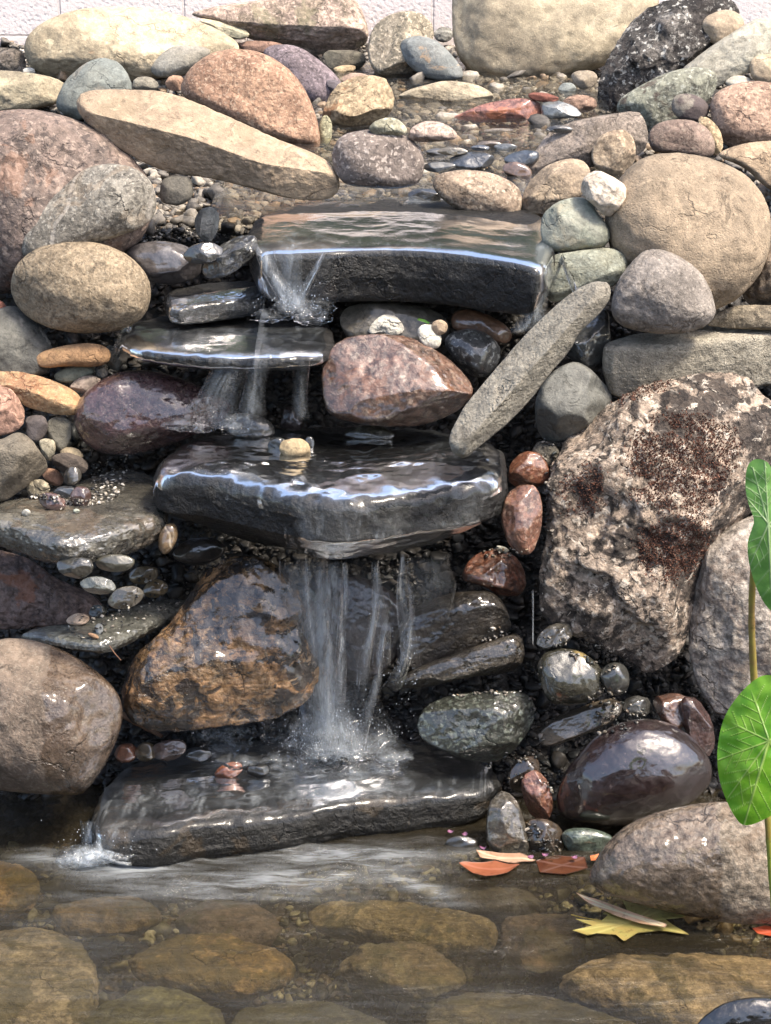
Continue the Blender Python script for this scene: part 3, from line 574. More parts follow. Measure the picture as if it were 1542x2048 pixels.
r(RR, 'angular dark purple and rust boulder at the left edge', '-60,1095 0,1100 60,1116 110,1156 170,1180 205,1205 212,1228 150,1250 60,1256 -60,1265', 'c', 'R', '#7c625b #8f7268 #3a2c2c', stain='#9a6244', stain_amt=.6, stain_t=.57, k=.9, cuts=[(.2,.65,.7,.6)], rough=.6)
slab('stone_slab', 'thin layered grey slate wedge under the pebble cluster', '20,1256 100,1250 200,1226 290,1202 350,1187 378,1192 368,1206 330,1228 255,1266 205,1284 150,1280 80,1268', .425, .042, stone('layered_slate', 'V', '#66655e #75736b #32312e'.split(), ang=14, bandscale=60, rough=.4, light='#a5a396'), p=4, sub=7, taper=.2, amp=.07, nscale=6)['group'] = GROUPS[SL]
for lab, e, c, ty in [
    ('grey green striped pebble with a pale ring', 'e197 1170 36 18 -8', '#66675e #77786e #393a34', 'V'),
    ('honey brown pebble at the top of the pebble cluster', 'e287 1151 32 19 10', '#7b6440 #8b7350 #45361f', 'W'),
    ('golden brown small pebble right of the mottled one', 'e310 1178 25 18 12', '#84693f #94784b #4b3a20', 'W'),
    ('mottled grey brown oval pebble on the layered slate', 'e250 1194 37 22 16', '#5a5247 #6a6154 #302b25', 'W'),
    ('dark triangular pebble at the tip of the rust boulder', 'e196 1222 18 14 10', '#3c3d33 #4b4c40 #20211b', 'X'),
    ('pale peach pebble at the tip of the rust boulder', 'e155 1239 23 12 5', '#c5a58c #b9977d #866a54', 'S'),
    ('tiny blue grey bead on the layered slate', 'e198 1258 9 11', '#8d9096 #9da0a5 #5f6167', 'S'),
    ('tiny orange chip on the layered slate', 'e186 1272 12 5 -20', '#b0825c #a07450 #6b4a30', 'S')]:
    r(PB, lab, e, 'b', ty, c)
# ---- behind the falling water
r(RR, 'reddish brown wet rock behind the main fall', '600,1180 640,1140 720,1150 800,1190 820,1270 780,1340 700,1370 630,1340', 'b', 'X', '#3b2c26 #4a3830 #1d1613', k=.6, D=4.72)
r(B, 'golden and black wet boulder left of the main fall', '243,1372 268,1310 330,1258 372,1200 410,1140 455,1112 520,1112 580,1150 610,1210 622,1285 642,1350 622,1402 545,1440 450,1452 330,1467 268,1450 245,1420', 'c', 'X', '#a87434 #87602f #120f0d', k=.5, D=4.56, auto=False, facets=16, hard=.78, amp=.10, stain='#1a1615', stain_amt=.92, stain_t=.50, stain_s=17, ang=35, band=.75, bandscale=26, light='#c89e6a', lsp=.25, chip=.6, sps=45, bump=1.3, rough=.22)
r(B, 'dark slanted wet slab right of the main fall', '790,1262 812,1225 860,1197 930,1181 985,1181 1012,1210 1028,1262 960,1292 850,1342 795,1335', 'q', 'V', '#3b3026 #4a3d30 #16120f', light='#8d8375', k=.8, ang=12, bump=1.4, cuts=[(-.2,.6,.7,.6)])
r(SL, 'brown wet slab with white chips along its upper edge', '795,1358 850,1326 930,1300 1000,1274 1044,1263 1053,1320 1022,1346 930,1356 850,1377 798,1377', 'q', 'V', '#3f3529 #52463a #1b1713', light='#9a8c78', k=.9, ang=14, bump=1.2)
# ---- main ledge
slab('ledge_slab', 'broad main ledge slab with the big waterfall spilling from it', '300,925 330,888 400,866 520,850 650,840 760,850 900,855 1010,880 1020,930 1000,950 930,966 850,980 770,992 690,1000 610,996 520,976 440,956 380,948 318,942', .762, .18, wet_mid, taper=.5, amp=.045, p=7.5, nscale=6)
r(RR, 'grey mottled wet cobble standing on the main ledge', '446,858 452,835 480,825 515,828 545,845 552,870 520,882 475,880', 'o', 'X', '#4e4a46 #5e5a55 #22201e', light='#aaa49b', bump=.6, wetz=None)
r(PB, 'pointed dark brown stone on the back of the main ledge', '560,852 566,825 575,808 590,815 606,840 608,858 585,864', 'c', 'X', '#4b3833 #5c4741 #231917')
r(PB, 'dark pebble peeking out behind the cream stone', 'e556 889 20 16', 'b', 'W', '#25272b #323438 #131416')
r(PB, 'small dark pebble right of the cream stone', 'e620 887 10 16', 'b', 'W', '#3a3b40 #484a4f #1f2023')
r(PB, 'cream yellow knobbly stone sitting on the main ledge', '557,900 562,882 585,876 605,877 620,890 622,912 600,920 572,918', 'c', 'S', '#c9ab7b #b99a6c #8b6f48', amp=.07, facets=8, hard=.88)
r(PB, 'flat olive stone awash at the back of the main ledge', '684,872 700,858 735,850 770,855 792,870 780,882 730,884', 'o', 'X', '#4c4638 #5d5646 #26231b', light='#9c927c', bump=.6)
r(SL, 'diagonal grey slab leaning from the right bank to the main ledge', '897,882 905,855 930,810 985,745 1040,680 1100,620 1150,580 1190,562 1219,565 1223,592 1206,622 1162,660 1140,702 1100,747 1060,802 1010,852 960,892 930,919 906,906', 'q', 'B', '#9c9182 #a99e8e #665d52', k=1.15, p=4.5, facets=0, amp=.05, cuts=[(0,.62,.78,.55),(0,-.6,.8,.72)], ang=45, band=.3, bump=1.1, light='#b3a899', D=4.27)
r(RR, 'gravelly grey stone above the orange rocks on the right', '1060,905 1075,882 1105,885 1122,905 1112,930 1080,935', 'c', 'R', '#6b6357 #7d7568 #3b362f')
r(RR, 'glossy orange brown rock, upper one beside the main ledge', '1013,960 1020,925 1048,901 1080,905 1098,932 1100,960 1078,975 1035,977', 'b', 'X', '#8a4d2c #9b5c38 #4a2614', light='#c99c7a', bump=.6, coat=.6)
r(RR, 'tall glossy russet rock, lower one beside the main ledge', '1000,1040 1010,992 1040,968 1073,970 1086,1010 1083,1060 1066,1108 1040,1111 1014,1085', 'b', 'X', '#784730 #8a5638 #3d2216', light='#c39a80', bump=.6, coat=.6, stain='#8d7a55', stain_amt=.4)
r(RR, 'red orange craggy rock below the russet ones', '921,1147 945,1110 985,1098 1025,1105 1046,1130 1054,1175 1032,1196 995,1190 968,1172 932,1167', 'c', 'X', '#84411f #6c3a24 #2a1710', light='#c07c50', bump=.8)
r(PB, 'little white chip stones on the red orange rock', 'e1005 1099 14 7 -15', 'c', 'S', '#b5b1a8 #a5a198 #6f6c66')
r(B, 'pale pinkish grey rough boulder at the right edge', '1377,1260 1377,1160 1384,1112 1430,1070 1490,1035 1600,995 1700,1200 1640,1452 1440,1440 1396,1380 1380,1320', 'c', 'R', '#a39388 #b3a398 #5b4f48', light='#d5c8be', k=.7, facets=12, hard=.84, amp=.06, stain='#6f5c50', stain_amt=.45, bump=1.1, cuts=[(-.6,.1,.75,.72)])
MOSSY = r(B, 'huge rough pink granite boulder with brown moss patches', '1092,985 1098,930 1120,890 1150,858 1200,820 1250,785 1330,757 1420,739 1482,744 1512,765 1545,802 1590,860 1580,940 1500,1030 1430,1080 1395,1180 1385,1270 1335,1342 1300,1352 1230,1312 1170,1280 1102,1256 1073,1205 1083,1122 1098,1050', 'c', 'R', '#a08876 #bfa592 #2c2623', light='#e6d3c4', chip=.75, k=.62, facets=22, hard=.76, amp=.14, spk=.85, lsp=.6, sps=42, mid=.5, stain='#2b2523', stain_amt=.85, stain_t=.505, stain_s=7, bump=1.5, low=9, cuts=[(.1,-.8,.45,.55),(-.75,.05,.6,.72),(.15,.35,1,.62),(.8,-.2,.6,.7),(.55,-.75,.35,.6)])
# ---- right bank low
r(RR, 'grey stone squeezed under the left of the mossy boulder', 'e1110 1275 40 26 30', 'c', 'W', '#453f38 #545048 #25221e')
r(RR, 'dark olive glossy cobble with a thin yellow vein', '1071,1338 1084,1306 1120,1295 1162,1301 1200,1330 1216,1366 1201,1396 1160,1411 1110,1413 1088,1392', 'o', 'W', '#3d3a2f #494536 #1f1d17', vein=('#b09a66', 1.3), ang=65, rough=.22, lsp=.05)
r(RR, 'dark oval wet stone right of the veined cobble', 'e1232 1358 30 34 20', 'o', 'W', '#33322f #403f3b #1a1918')
r(RR, 'round charcoal stone under the mossy boulder', 'e1274 1412 30 22', 'c', 'W', '#3a3835 #474541 #1f1e1c', rough=.5)
r(RR, 'rusty brown rock below the pale boulder on the right', '1300,1395 1350,1384 1380,1395 1372,1450 1350,1470 1320,1440', 'b', 'V', '#6a3f28 #5a3829 #2c1a13')
r(RR, 'streaked maroon rock leaning right of the rusty one', '1362,1392 1395,1395 1425,1440 1432,1490 1415,1520 1380,1480 1360,1440', 'b', 'V', '#4c2f2a #5d3b34 #24130f', ang=60)
r(RR, 'cracked green black wet rock beside the lower fall', '832,1447 850,1411 900,1389 970,1382 1050,1382 1071,1410 1066,1450 1030,1500 990,1526 930,1521 870,1496 840,1477', 'b', 'X', '#2f3029 #43463c #121210', light='#8f9a8c', lsp=.35, k=.85, vein=('#0f0f0e', .9), ang=5, bump=.8, stain='#7d8577', stain_amt=.35, stain_t=.6)
r(RR, 'layered brown oblong stone above the purple black boulder', '1074,1468 1110,1436 1170,1410 1215,1395 1246,1405 1242,1432 1202,1457 1150,1477 1110,1492 1082,1492', 'b', 'V', '#574a3c #6a5b4b #2c251e', ang=18, rough=.4)
r(RR, 'dark brown wet rock behind the orange brown nugget', '1015,1545 1040,1515 1075,1510 1085,1560 1060,1590 1020,1580', 'b', 'W', '#3b2d22 #49392c #1d1610')
r(B, 'large glossy purple black boulder at the lower right', '1111,1592 1130,1540 1180,1480 1240,1442 1310,1435 1370,1460 1421,1512 1427,1562 1382,1612 1300,1642 1220,1657 1150,1647 1114,1627', 'o', 'W', '#2e2123 #38282a #181112', light='#6f5a58', k=.85, lsp=.1, rough=.13, coat=1.0, bump=.25, amp=.03, low=4, facets=3, hard=.93)
slab('ledge_slab', 'lowest wide ledge slab just above the pond', '172,1635 190,1580 240,1520 400,1480 640,1462 850,1470 980,1505 1015,1550 950,1580 870,1590 700,1604 560,1632 400,1646 300,1664 205,1662', .088, .13, wet_low, taper=.15, amp=.05, p=6, nscale=6)
r(RR, 'orange brown craggy nugget above the pond edge', '1040,1570 1050,1545 1075,1538 1095,1560 1107,1600 1103,1635 1080,1643 1055,1625', 'c', 'X', '#85472a #95583a #3b1e12', light='#bd8462', bump=.7)
r(RR, 'brown wet stone base beside the small green stone', '1050,1640 1090,1635 1125,1655 1130,1700 1090,1715 1055,1708', 'b', 'W', '#46372b #544435 #241c15')
r(RR, 'striped brown wet stone standing at the pond edge', '970,1655 978,1605 1000,1580 1028,1588 1050,1640 1062,1712 1010,1716 975,1695', 'b', 'V', '#4b4338 #5b5144 #27221c', ang=70, light='#a09684')
r(PB, 'smooth sage green wet stone at the pond edge', '1119,1672 1135,1656 1180,1655 1228,1670 1222,1700 1180,1713 1138,1706', 'o', 'V', '#4c5a4c #5a695a #2b352b', ang=10, light='#8fa090', rough=.3)
r(B, 'big brown grey boulder rising from the pond at lower right', '1170,1765 1200,1700 1250,1650 1310,1624 1400,1605 1470,1602 1600,1640 1680,1850 1480,1850 1400,1836 1300,1818 1220,1792', 'o', 'R', '#94816f #a39180 #40362c', wetz=(0, .0), light='#b8aa9c', k=.85, lsp=.25, bump=.9, stain='#6f5c4a', stain_amt=.5, stain_t=.57, stain_s=5, wl=0.0)
r(PB, 'small dark wet stone in the petals at the pond edge', 'e925 1690 34 18', 'b', 'W', '#2f2b27 #3c3833 #191715')
# ---- left bank low
r(B, 'big smooth brown grey boulder at the left edge above the pond', '-90,1310 0,1275 60,1278 130,1300 200,1345 242,1392 247,1440 226,1500 192,1560 160,1592 80,1588 0,1582 -90,1560', 'o', 'G', '#86705f #7a6657 #4e4137', light='#ab9a88', k=.8, sps=120, lsp=.3, spk=.3, stain='#6b4a33', stain_amt=.5, stain_t=.58, stain_s=5, p=2.4, wetz=(0, -.04, -1))
for lab, e, c, ty, sh in [
    ('orange brown stone behind the lowest ledge near the twig', 'e252 1508 24 20 20', '#9a5f3f #8a5338 #4a2c1d', 'W', 'b'),
    ('olive brown wedge stone near the twig', 'e292 1503 22 20', '#5d4d33 #6d5b40 #30281a', 'W', 'b'),
    ('reddish streaked wet stone near the twig', 'e340 1500 38 22 12', '#5f4740 #705650 #2f2320', 'V', 'b'),
    ('dark wet stone awash on the lowest ledge', 'e398 1508 26 16', '#2b2a2a #3a3938 #161616', 'W', 'b')]:
    r(PB, lab, e, sh, ty, c)
r(PB, 'bright orange wet stone sitting on the lowest ledge', '426,1550 438,1533 460,1523 482,1525 487,1540 470,1556 445,1562', 'b', 'W', '#b5632f #a6582a #64321a', rough=.3)
r(PB, 'small dark stone right of the bright orange one', 'e515 1540 24 15', 'b', 'W', '#2f2e2e #3d3b3a #191818')
# ---- stones under the pond water (laid on their own level just below the surface)
def sub_stone(label, pts, z, t, cols, **kw):
    slab('submerged_stone', label, pts, z, t, stone('sub_'+label[:24], 'S', cols.split(), low=6, stain=kw.pop('stain', '#4b4a2e'), stain_amt=.6, stain_t=.5, bump=1.0, mid=.5), cat='stone', p=2.8, sub=6, taper=.1, amp=.13, nscale=3.2, facets=7, hard=.84)
for a in [
    ('yellow brown stone under the water at far left below ledge', '-60,1700 20,1705 75,1730 80,1760 20,1790 -60,1790', -.012, .08, '#8d6f34 #7b6030 #4c3b1c'),
    ('long flat brown stone under water near the centre', '610,1790 720,1785 900,1800 1000,1826 990,1868 860,1872 720,1840 630,1822', -.03, .08, '#9a8759 #87764a #47402a'),
    ('speckled green brown stone under water, centre', '660,1900 740,1872 850,1868 925,1900 935,1940 840,1968 740,1940', -.04, .07, '#6d6545 #7c6b4b #3c3826'),
    ('brown slab under water left of the maple leaf', '1000,1810 1080,1795 1140,1810 1180,1850 1150,1900 1060,1920 1005,1870', -.045, .07, '#735f46 #665540 #3c3225'),
    ('large tan rippled stone under water at lower right', '1110,1925 1180,1890 1300,1880 1450,1880 1640,1880 1660,1980 1500,2010 1380,2020 1250,1985 1150,1955', -.03, .1, '#a89373 #b8a280 #6a5b44'),
    ('wide olive stone under water at bottom centre', '850,1985 950,1960 1080,1965 1200,2000 1350,2045 1200,2110 950,2110 850,2050', -.06, .08, '#6c6344 #5d5639 #37331f'),
    ('brown stone under water at left centre', '250,1890 330,1860 430,1850 560,1880 600,1920 520,1960 380,1950 270,1930', -.04, .07, '#94783f #80693a #40351e'),
    ('large pale grey brown stone under water at left', '-80,1850 30,1830 150,1850 200,1920 190,2000 100,2030 -80,2030', -.04, .09, '#968970 #847862 #443d31'),
    ('greenish stone under water at bottom left', '150,2010 300,1950 430,1990 470,2050 380,2110 180,2110', -.06, .07, '#6c6b42 #5f5e3a #37371f'),
    ('dark stone under water at bottom between the pale ones', '450,2010 560,1985 700,1990 800,2030 760,2110 480,2110', -.07, .06, '#4b4a34 #5a593f #28281b'),
    ('flat brown stone under water just below the foam at left', '90,1800 180,1782 300,1785 330,1815 250,1840 130,1838', -.03, .06, '#6f5c3c #5f4f34 #3a301f'),
    ('dull purple stone under water below the foam at centre left', '340,1812 420,1782 545,1800 570,1850 470,1872 380,1850', -.055, .06, '#5f5148 #6b5c50 #352c27'),
    ('dark grey stone under water right of the centre', '880,1770 960,1760 1060,1765 1090,1788 1010,1805 910,1800', -.03, .05, '#4f4a40 #5d574b #2c2923'),
    ('greenish brown stone under water beneath the maple leaf', '1190,1800 1260,1770 1400,1850 1480,1862 1380,1880 1240,1870', -.045, .05, '#5d5538 #6b6241 #332f20')]:
    sub_stone(*a)
r(B, 'glossy black rounded rock at the bottom right corner', '1385,2080 1395,2042 1440,2008 1490,1994 1560,1994 1640,2015 1660,2100 1380,2110', 'o', 'W', '#1d1b1a #272422 #0e0d0d', k=.5, wl=.01, rough=.15, auto=False)
# ------------------------------------------------------------------ gravel, moss, leaves
def attr(me, name, vals):
    a = me.attributes.new(name, 'FLOAT', 'POINT'); a.data.foreach_set('value', np.asarray(vals, dtype=np.float32))
def inpoly(x, y, poly):
    c = False; j = len(poly)-1
    for i in range(len(poly)):
        xi, yi = poly[i]; xj, yj = poly[j]
        if (yi > y) != (yj > y) and x < (xj-xi)*(y-yi)/(yj-yi)+xi: c = not c
        j = i
    return c
bpy.context.view_layer.update()
DG = bpy.context.evaluated_depsgraph_get()
def cast(px, py):
    d = Vector(ray(px, py)).normalized()
    ok, loc, nor, _, ob, _ = scene.ray_cast(DG, Vector(CAMP), d)
    return (np.array(loc), np.array(nor), ob) if ok else (None, None, None)
def gmat(name, hexes, rough=.6, coat=0.0):
    out = []
    for i, h in enumerate(hexes):
        t = NT('%s_%s' % (name, h.strip('#'))); co, _ = t.coords(name+h)
        n = t.noise(co, 120, 4, .6); c = lin(h, ALB)
        col = t.mix(t.ramp(n, .3, .7), tuple(x*.7 for x in c[:3])+(1,), tuple(min(.9, x*1.25) for x in c[:3])+(1,))
        b = t.n('ShaderNodeBsdfPrincipled', Roughness=rough); b.inputs['Coat Weight'].default_value = coat; b.inputs['Coat Roughness'].default_value = .15
        bp = t.n('ShaderNodeBump', Strength=.7, Distance=.002); t.l(n, bp.inputs['Height']); t.l(bp.outputs[0], b.inputs['Normal'])
        t.l(col, b.inputs['Base Color']); t.l(b.outputs[0], t.out.inputs[0]); out.append(t.m)
    return out
DRY = gmat('dry_gravel', ['#a39a8c', '#8a8277', '#6c665e', '#c2bbb0', '#57524c', '#8f7a63', '#d6d0c6'])
WET = gmat('wet_gravel', ['#2f2d2a', '#3f3b36', '#242322', '#4a4338', '#363a38', '#7d776e', '#5a4a3c'], .4, .4)
DARK = gmat('dark_gravel', ['#211f1d', '#2b2825', '#1a1918', '#332e28', '#2a2b2a', '#38332e'], .6, .15)
BED = gmat('bed_gravel', ['#4d4d38', '#5f5b42', '#3c3b2b', '#6f6b52', '#302f24', '#564a33', '#8d8b70'], .5)
MIX = DRY[:4]+WET[:4]+[DRY[6]]
def gravel(name, label, polys, n, s0, s1, mats, seed, only=None, zmin=-9, zmax=9, cat='gravel', sink=.25, big=0.0):
    rng = random.Random(seed); V, Fc, MI = [], [], []; base, bf = ico(2); off = 0
    polys = [[tuple(float(v) for v in p.split(',')) for p in q.split()] for q in polys]
    ar = []
    for q in polys: ar.append((max(x for x, _ in q)-min(x for x, _ in q))*(max(y for _, y in q)-min(y for _, y in q)))
    k = tries = 0
    while k < n and tries < n*12:
        tries += 1
        q = rng.choices(polys, ar)[0]
        x = rng.uniform(min(a for a, _ in q), max(a for a, _ in q)); y = rng.uniform(min(b for _, b in q), max(b for _, b in q))
        if not inpoly(x, y, q): continue
        L, N, ob = cast(x, y)
        if L is None or (only and not ob.name.startswith(only)) or not zmin < L[2] < zmax: continue
        s = s0*(s1/s0)**(rng.random()**1.6)*(1 if rng.random() > big else 1.8)
        sc = np.array([rng.uniform(.8, 1.3), rng.uniform(.7, 1.1), rng.uniform(.45, .8)])*s/2
        b = base*(1+.22*vnoise(base*1.6+rng.random()*50, 5)[:, None])
        for _ in range(6):
            nn = np.array([rng.gauss(0, 1) for _ in range(3)]); nn /= np.linalg.norm(nn); d = b@nn-.45; b = b-np.maximum(d, 0)[:, None]*nn
        a = rng.uniform(0, 6.28); ca, sa = math.cos(a), math.sin(a); tl = rng.uniform(-.5, .5)
        b = b*sc; b = b@np.array([[ca, sa, 0], [-sa, ca, 0], [0, 0, 1]])@np.array([[1, 0, 0], [0, math.cos(tl), math.sin(tl)], [0, -math.sin(tl), math.cos(tl)]])
        V.append(b+L+N*sc[2]*(1-sink)); Fc.append(bf+off); off += len(base)
        MI.append(np.full(len(bf), rng.randrange(len(mats)))); k += 1
    if not V: return
    me = mesh_np(name, np.vstack(V), np.vstack(Fc))
    for m in mats: me.materials.append(m)
    me.polygons.foreach_set('material_index', np.concatenate(MI).astype(np.int32))
    return link(name, me, label=label, category=cat, kind='stuff')
gravel('gravel', 'loose grey gravel washed in under the long tilted slab', ['318,372 400,366 500,380 520,465 430,480 300,482 255,482 300,420'], 700, .008, .017, DRY[:5]+WET[3:6], 1, only='ground')
gravel('gravel', 'dry grey gravel between the cream boulders and the stream', ['765,150 900,150 1000,162 1190,160 1200,205 1000,200 760,195', '862,50 905,60 900,120 870,110', '20,95 110,100 110,175 40,160'], 800, .010, .022, DRY, 2, only='ground')
gravel('gravel', 'fine grey gravel heaped on the wet slate slab', ['178,928 262,905 262,945 232,1000 185,1012', '60,985 180,1000 190,1015 70,1000'], 330, .005, .012, MIX, 3)
gravel('gravel', 'small pale gravel caught between the right bank rocks', ['1085,1270 1200,1290 1240,1330 1215,1350 1100,1290', '1052,1300 1080,1300 1090,1420 1100,1440 1080,1530 1120,1560 1110,1600 1070,1540 1040,1530 1060,1450', '1085,885 1110,890 1105,1110 1080,1110 1090,980', '1170,1380 1260,1380 1300,1440 1200,1480', '1085,870 1110,885 1085,900', '1010,1500 1060,1500 1050,1560 1000,1570', '1045,1635 1130,1690 1125,1712 1050,1710'], 420, .007, .017, WET+WET+DRY[1:3], 4)
gravel('gravel', 'pale chips of gravel strewn along the dark right hand slabs', ['980,1255 1045,1250 1050,1270 960,1285', '860,1378 1050,1375 1060,1390 870,1395', '920,1090 1060,1090 1050,1115 940,1115'], 110, .006, .013, DRY, 5)
gravel('gravel', 'fine gravel lying on the layered slate wedge', ['180,1215 290,1200 372,1180 378,1196 330,1222 240,1260 150,1280 120,1262', '255,1150 380,1150 370,1200 270,1200'], 170, .005, .012, MIX, 6)
gravel('gravel', 'dark wet gravel filling the gaps between the rocks', ['-10,80 1552,80 1552,1720 -10,1720'], 2600, .012, .034, DARK, 7, only='ground', zmin=-.02, zmax=1.12, big=.12)
gravel('gravel', 'brown gravel on the bed of the upper stream and banks', ['-10,60 1552,60 1552,480 -10,480'], 2600, .014, .042, DRY[:3]+DRY[4:6]+DRY[1:3], 8, only='ground', zmin=1.1, big=.1)
gravel('gravel', 'green brown gravel on the bed of the pond', ['-10,1690 1552,1690 1552,2060 -10,2060'], 1500, .010, .034, BED, 9, only='ground', zmax=.02, big=.25)

# moss cushions on the rough pink granite boulder
def moss():
    rng = random.Random(12); V, Fc, MI = [], [], []; off = 0
    polys = ['1265,880 1300,850 1345,822 1400,830 1450,850 1482,880 1465,930 1440,990 1400,1030 1350,1025 1300,1010 1265,985 1255,930',
             '1285,1060 1330,1045 1400,1040 1420,1065 1412,1110 1380,1150 1330,1165 1290,1140 1275,1100',
             '1225,800 1260,775 1340,750 1350,762 1290,785 1235,815', '1120,960 1180,930 1230,960 1200,1020 1130,1020']
    polys = [[tuple(float(v) for v in p.split(',')) for p in q.split()] for q in polys]; n = [6500, 3300, 1500, 1000]
    for q, m in zip(polys, n):
        for _ in range(m):
            x = rng.uniform(min(a for a, _ in q), max(a for a, _ in q)); y = rng.uniform(min(b for _, b in q), max(b for _, b in q))
            if not inpoly(x, y, q): continue
            L, N, ob = cast(x+rng.gauss(0, 9), y+rng.gauss(0, 9))
            if L is None or ob != MOSSY: continue
            if vnoise(np.array([L*28]), 4)[0] < -.5: continue
            h = rng.uniform(.003, .0075); w = rng.uniform(.0014, .0026)
            up = N+np.array([rng.gauss(0, .45), rng.gauss(0, .45), .35+rng.gauss(0, .3)]); up /= np.linalg.norm(up)
            s = np.cross(up, [rng.gauss(0, 1), rng.gauss(0, 1), rng.gauss(0, 1)]); s /= np.linalg.norm(s); s2 = np.cross(up, s)
            p = L-N*.001; V += [p+s*w, p-s*.5*w+s2*.87*w, p-s*.5*w-s2*.87*w, p+up*h]
            Fc += [(off, off+1, off+3), (off+1, off+2, off+3), (off+2, off, off+3)]; MI += [rng.choice((0, 0, 1, 1, 2))]*3; off += 4
    me = mesh_np('moss', np.array(V)-np.array(MOSSY.location), Fc, smooth=False)
    for m in gmat('moss', ['#6b4636', '#4e3228', '#8a6250'], .9): me.materials.append(m)
    me.polygons.foreach_set('material_index', np.array(MI, dtype=np.int32))
    link('moss', me, parent=MOSSY, label='reddish brown moss cushions', kind='stuff')
moss()

# ------------------------------------------------------------------ leaves, twigs, petals
def leafmat(name, c1, c2, rough=.45, trans=.25, scale=30):
    t = NT(name); co, _ = t.coords(name); n = t.noise(co, scale, 5, .6)
    col = t.mix(t.ramp(n, .35, .65), lin(c1), lin(c2)); av = t.n('ShaderNodeAttribute', _attribute_name='vein').outputs['Fac']; n3 = t.noise(co, 70, 6, .7)
    col = t.mix(t.ramp(n3, .54, .66, 0, .6), col, tuple(x*.35 for x in lin(c2)[:3])+(1,)); col = t.mix(t.math('MULTIPLY', av, .6), col, tuple(min(.9, x*1.5+.05) for x in lin(c1)[:3])+(1,))
    b = t.n('ShaderNodeBsdfPrincipled', Roughness=rough); t.l(col, b.inputs['Base Color'])
    tr = t.n('ShaderNodeBsdfTranslucent'); t.l(col, tr.inputs[0]); mx = t.n('ShaderNodeMixShader', Fac=trans)
    bp = t.n('ShaderNodeBump', Strength=.5, Distance=.002); t.l(n, bp.inputs['Height']); t.l(bp.outputs[0], b.inputs['Normal'])
    t.l(b.outputs[0], mx.inputs[1]); t.l(tr.outputs[0], mx.inputs[2]); t.l(mx.outputs[0], t.out.inputs[0]); return t.m
def flat_leaf(name, label, pts, mat, z=.004, curl=.006, ctr=None, cat='leaf', D=None, th=.0008, rings=14, **kw):
    q = np.array([[float(v) for v in p.split(',')] for p in pts.split()]); n = 200
    p2 = np.vstack([q, q[:1]]); s = np.r_[0, np.cumsum(np.linalg.norm(np.diff(p2, axis=0), axis=1))]; t = np.linspace(0, s[-1], n, endpoint=False)
    o = np.stack([np.interp(t, s, p2[:, 0]), np.interp(t, s, p2[:, 1])], 1); c = np.array(ctr) if ctr else o.mean(0)
    V = []
    for k in range(rings+1):
        for x, y in c+(o-c)*max(.001, k/rings): V.append(Pz(x, y, z) if D is None else CAMP+ray(x, y)*D)
    V = np.array(V); cc = Pz(c[0], c[1], z) if D is None else CAMP+ray(*c)*D
    r = np.linalg.norm(V-cc, axis=1); r /= r.max(); up = np.array([0, 0, 1.0]) if D is None else -W_
    V = V+np.outer(curl*(r**2)*(1+vnoise(V*30, 3)*1.1), up)
    i = np.arange(rings)[:, None]*n+np.arange(n)[None]; j = np.arange(rings)[:, None]*n+((np.arange(n)+1) % n)[None]
    f = np.stack([i.ravel(), j.ravel(), (j+n).ravel(), (i+n).ravel()], 1); m = len(V)
    V2 = np.vstack([V, V-up*th]); e = np.stack([np.arange(n)+rings*n, (np.arange(n)+1) % n+rings*n, (np.arange(n)+1) % n+rings*n+m, np.arange(n)+rings*n+m], 1)
    f = np.vstack([f, f[:, ::-1]+m, e[:, ::-1]])
    me = mesh_np(name, V2-cc, f, mat)
    if rings >= 10:                                          # ribs towards the points of the outline
        px = np.array([c+(o-c)*max(.001, k_/rings) for k_ in range(rings+1)]).reshape(-1, 2); vd = np.full(len(px), 9.0); far = q[np.linalg.norm(q-c, axis=1) > np.linalg.norm(q-c, axis=1).mean()*1.05]
        for e in far-c:
            L = np.linalg.norm(e); w = px-c; tt = np.clip(w@e/L, 0, L*.9); vd = np.minimum(vd, np.linalg.norm(w-tt[:, None]*e/L, axis=1)/1.8)
        attr(me, 'vein', np.tile(np.clip(1.3-vd, 0, 1), 2))
    return link(name, me, cc, **({'label': label, 'category': cat} if label else {}), **kw)
def tube(name, pts, radii, mat, loc=None, n=10, **kw):
    pts = np.array(pts); k = len(pts); t = np.linspace(0, k-1, k*8); P = np.stack([np.interp(t, range(k), pts[:, i]) for i in range(3)], 1)
    ker = np.ones(7)/7; P = np.stack([np.convolve(np.pad(P[:, i], 3, 'edge'), ker, 'valid') for i in range(3)], 1); R = np.interp(t, range(k), radii)
    V = []
    for i in range(len(P)):
        d = P[min(i+1, len(P)-1)]-P[max(i-1, 0)]; d /= np.linalg.norm(d); a = np.cross(d, [.1, .3, 1]); a /= np.linalg.norm(a); b = np.cross(d, a)
        rr = R[i]*(1+.12*vnoise(P[i:i+1]*60, 2)[0])
        for j in range(n): V.append(P[i]+rr*(a*math.cos(2*math.pi*j/n)+b*math.sin(2*math.pi*j/n)))
    V = np.array(V); f = []
    for i in range(len(P)-1):
        for j in range(n): f.append((i*n+j, i*n+(j+1) % n, (i+1)*n+(j+1) % n, (i+1)*n+j))
    c = P[0] if loc is None else np.array(loc)
    return link(name, mesh_np(name, V-c, f, mat), c, **kw)
flat_leaf('maple_leaf', 'yellow green maple leaf floating on the pond', '1145,1865 1185,1852 1150,1842 1200,1845 1225,1822 1205,1828 1232,1806 1250,1830 1262,1800 1240,1795 1290,1796 1310,1815 1330,1800 1335,1818 1372,1836 1330,1838 1345,1850 1378,1870 1318,1862 1275,1866 1248,1884 1232,1870 1190,1868 1175,1875', leafmat('maple_yellow', '#a39a58', '#ab9556', .45, .2), z=.006, curl=.004, ctr=(1265,1842))
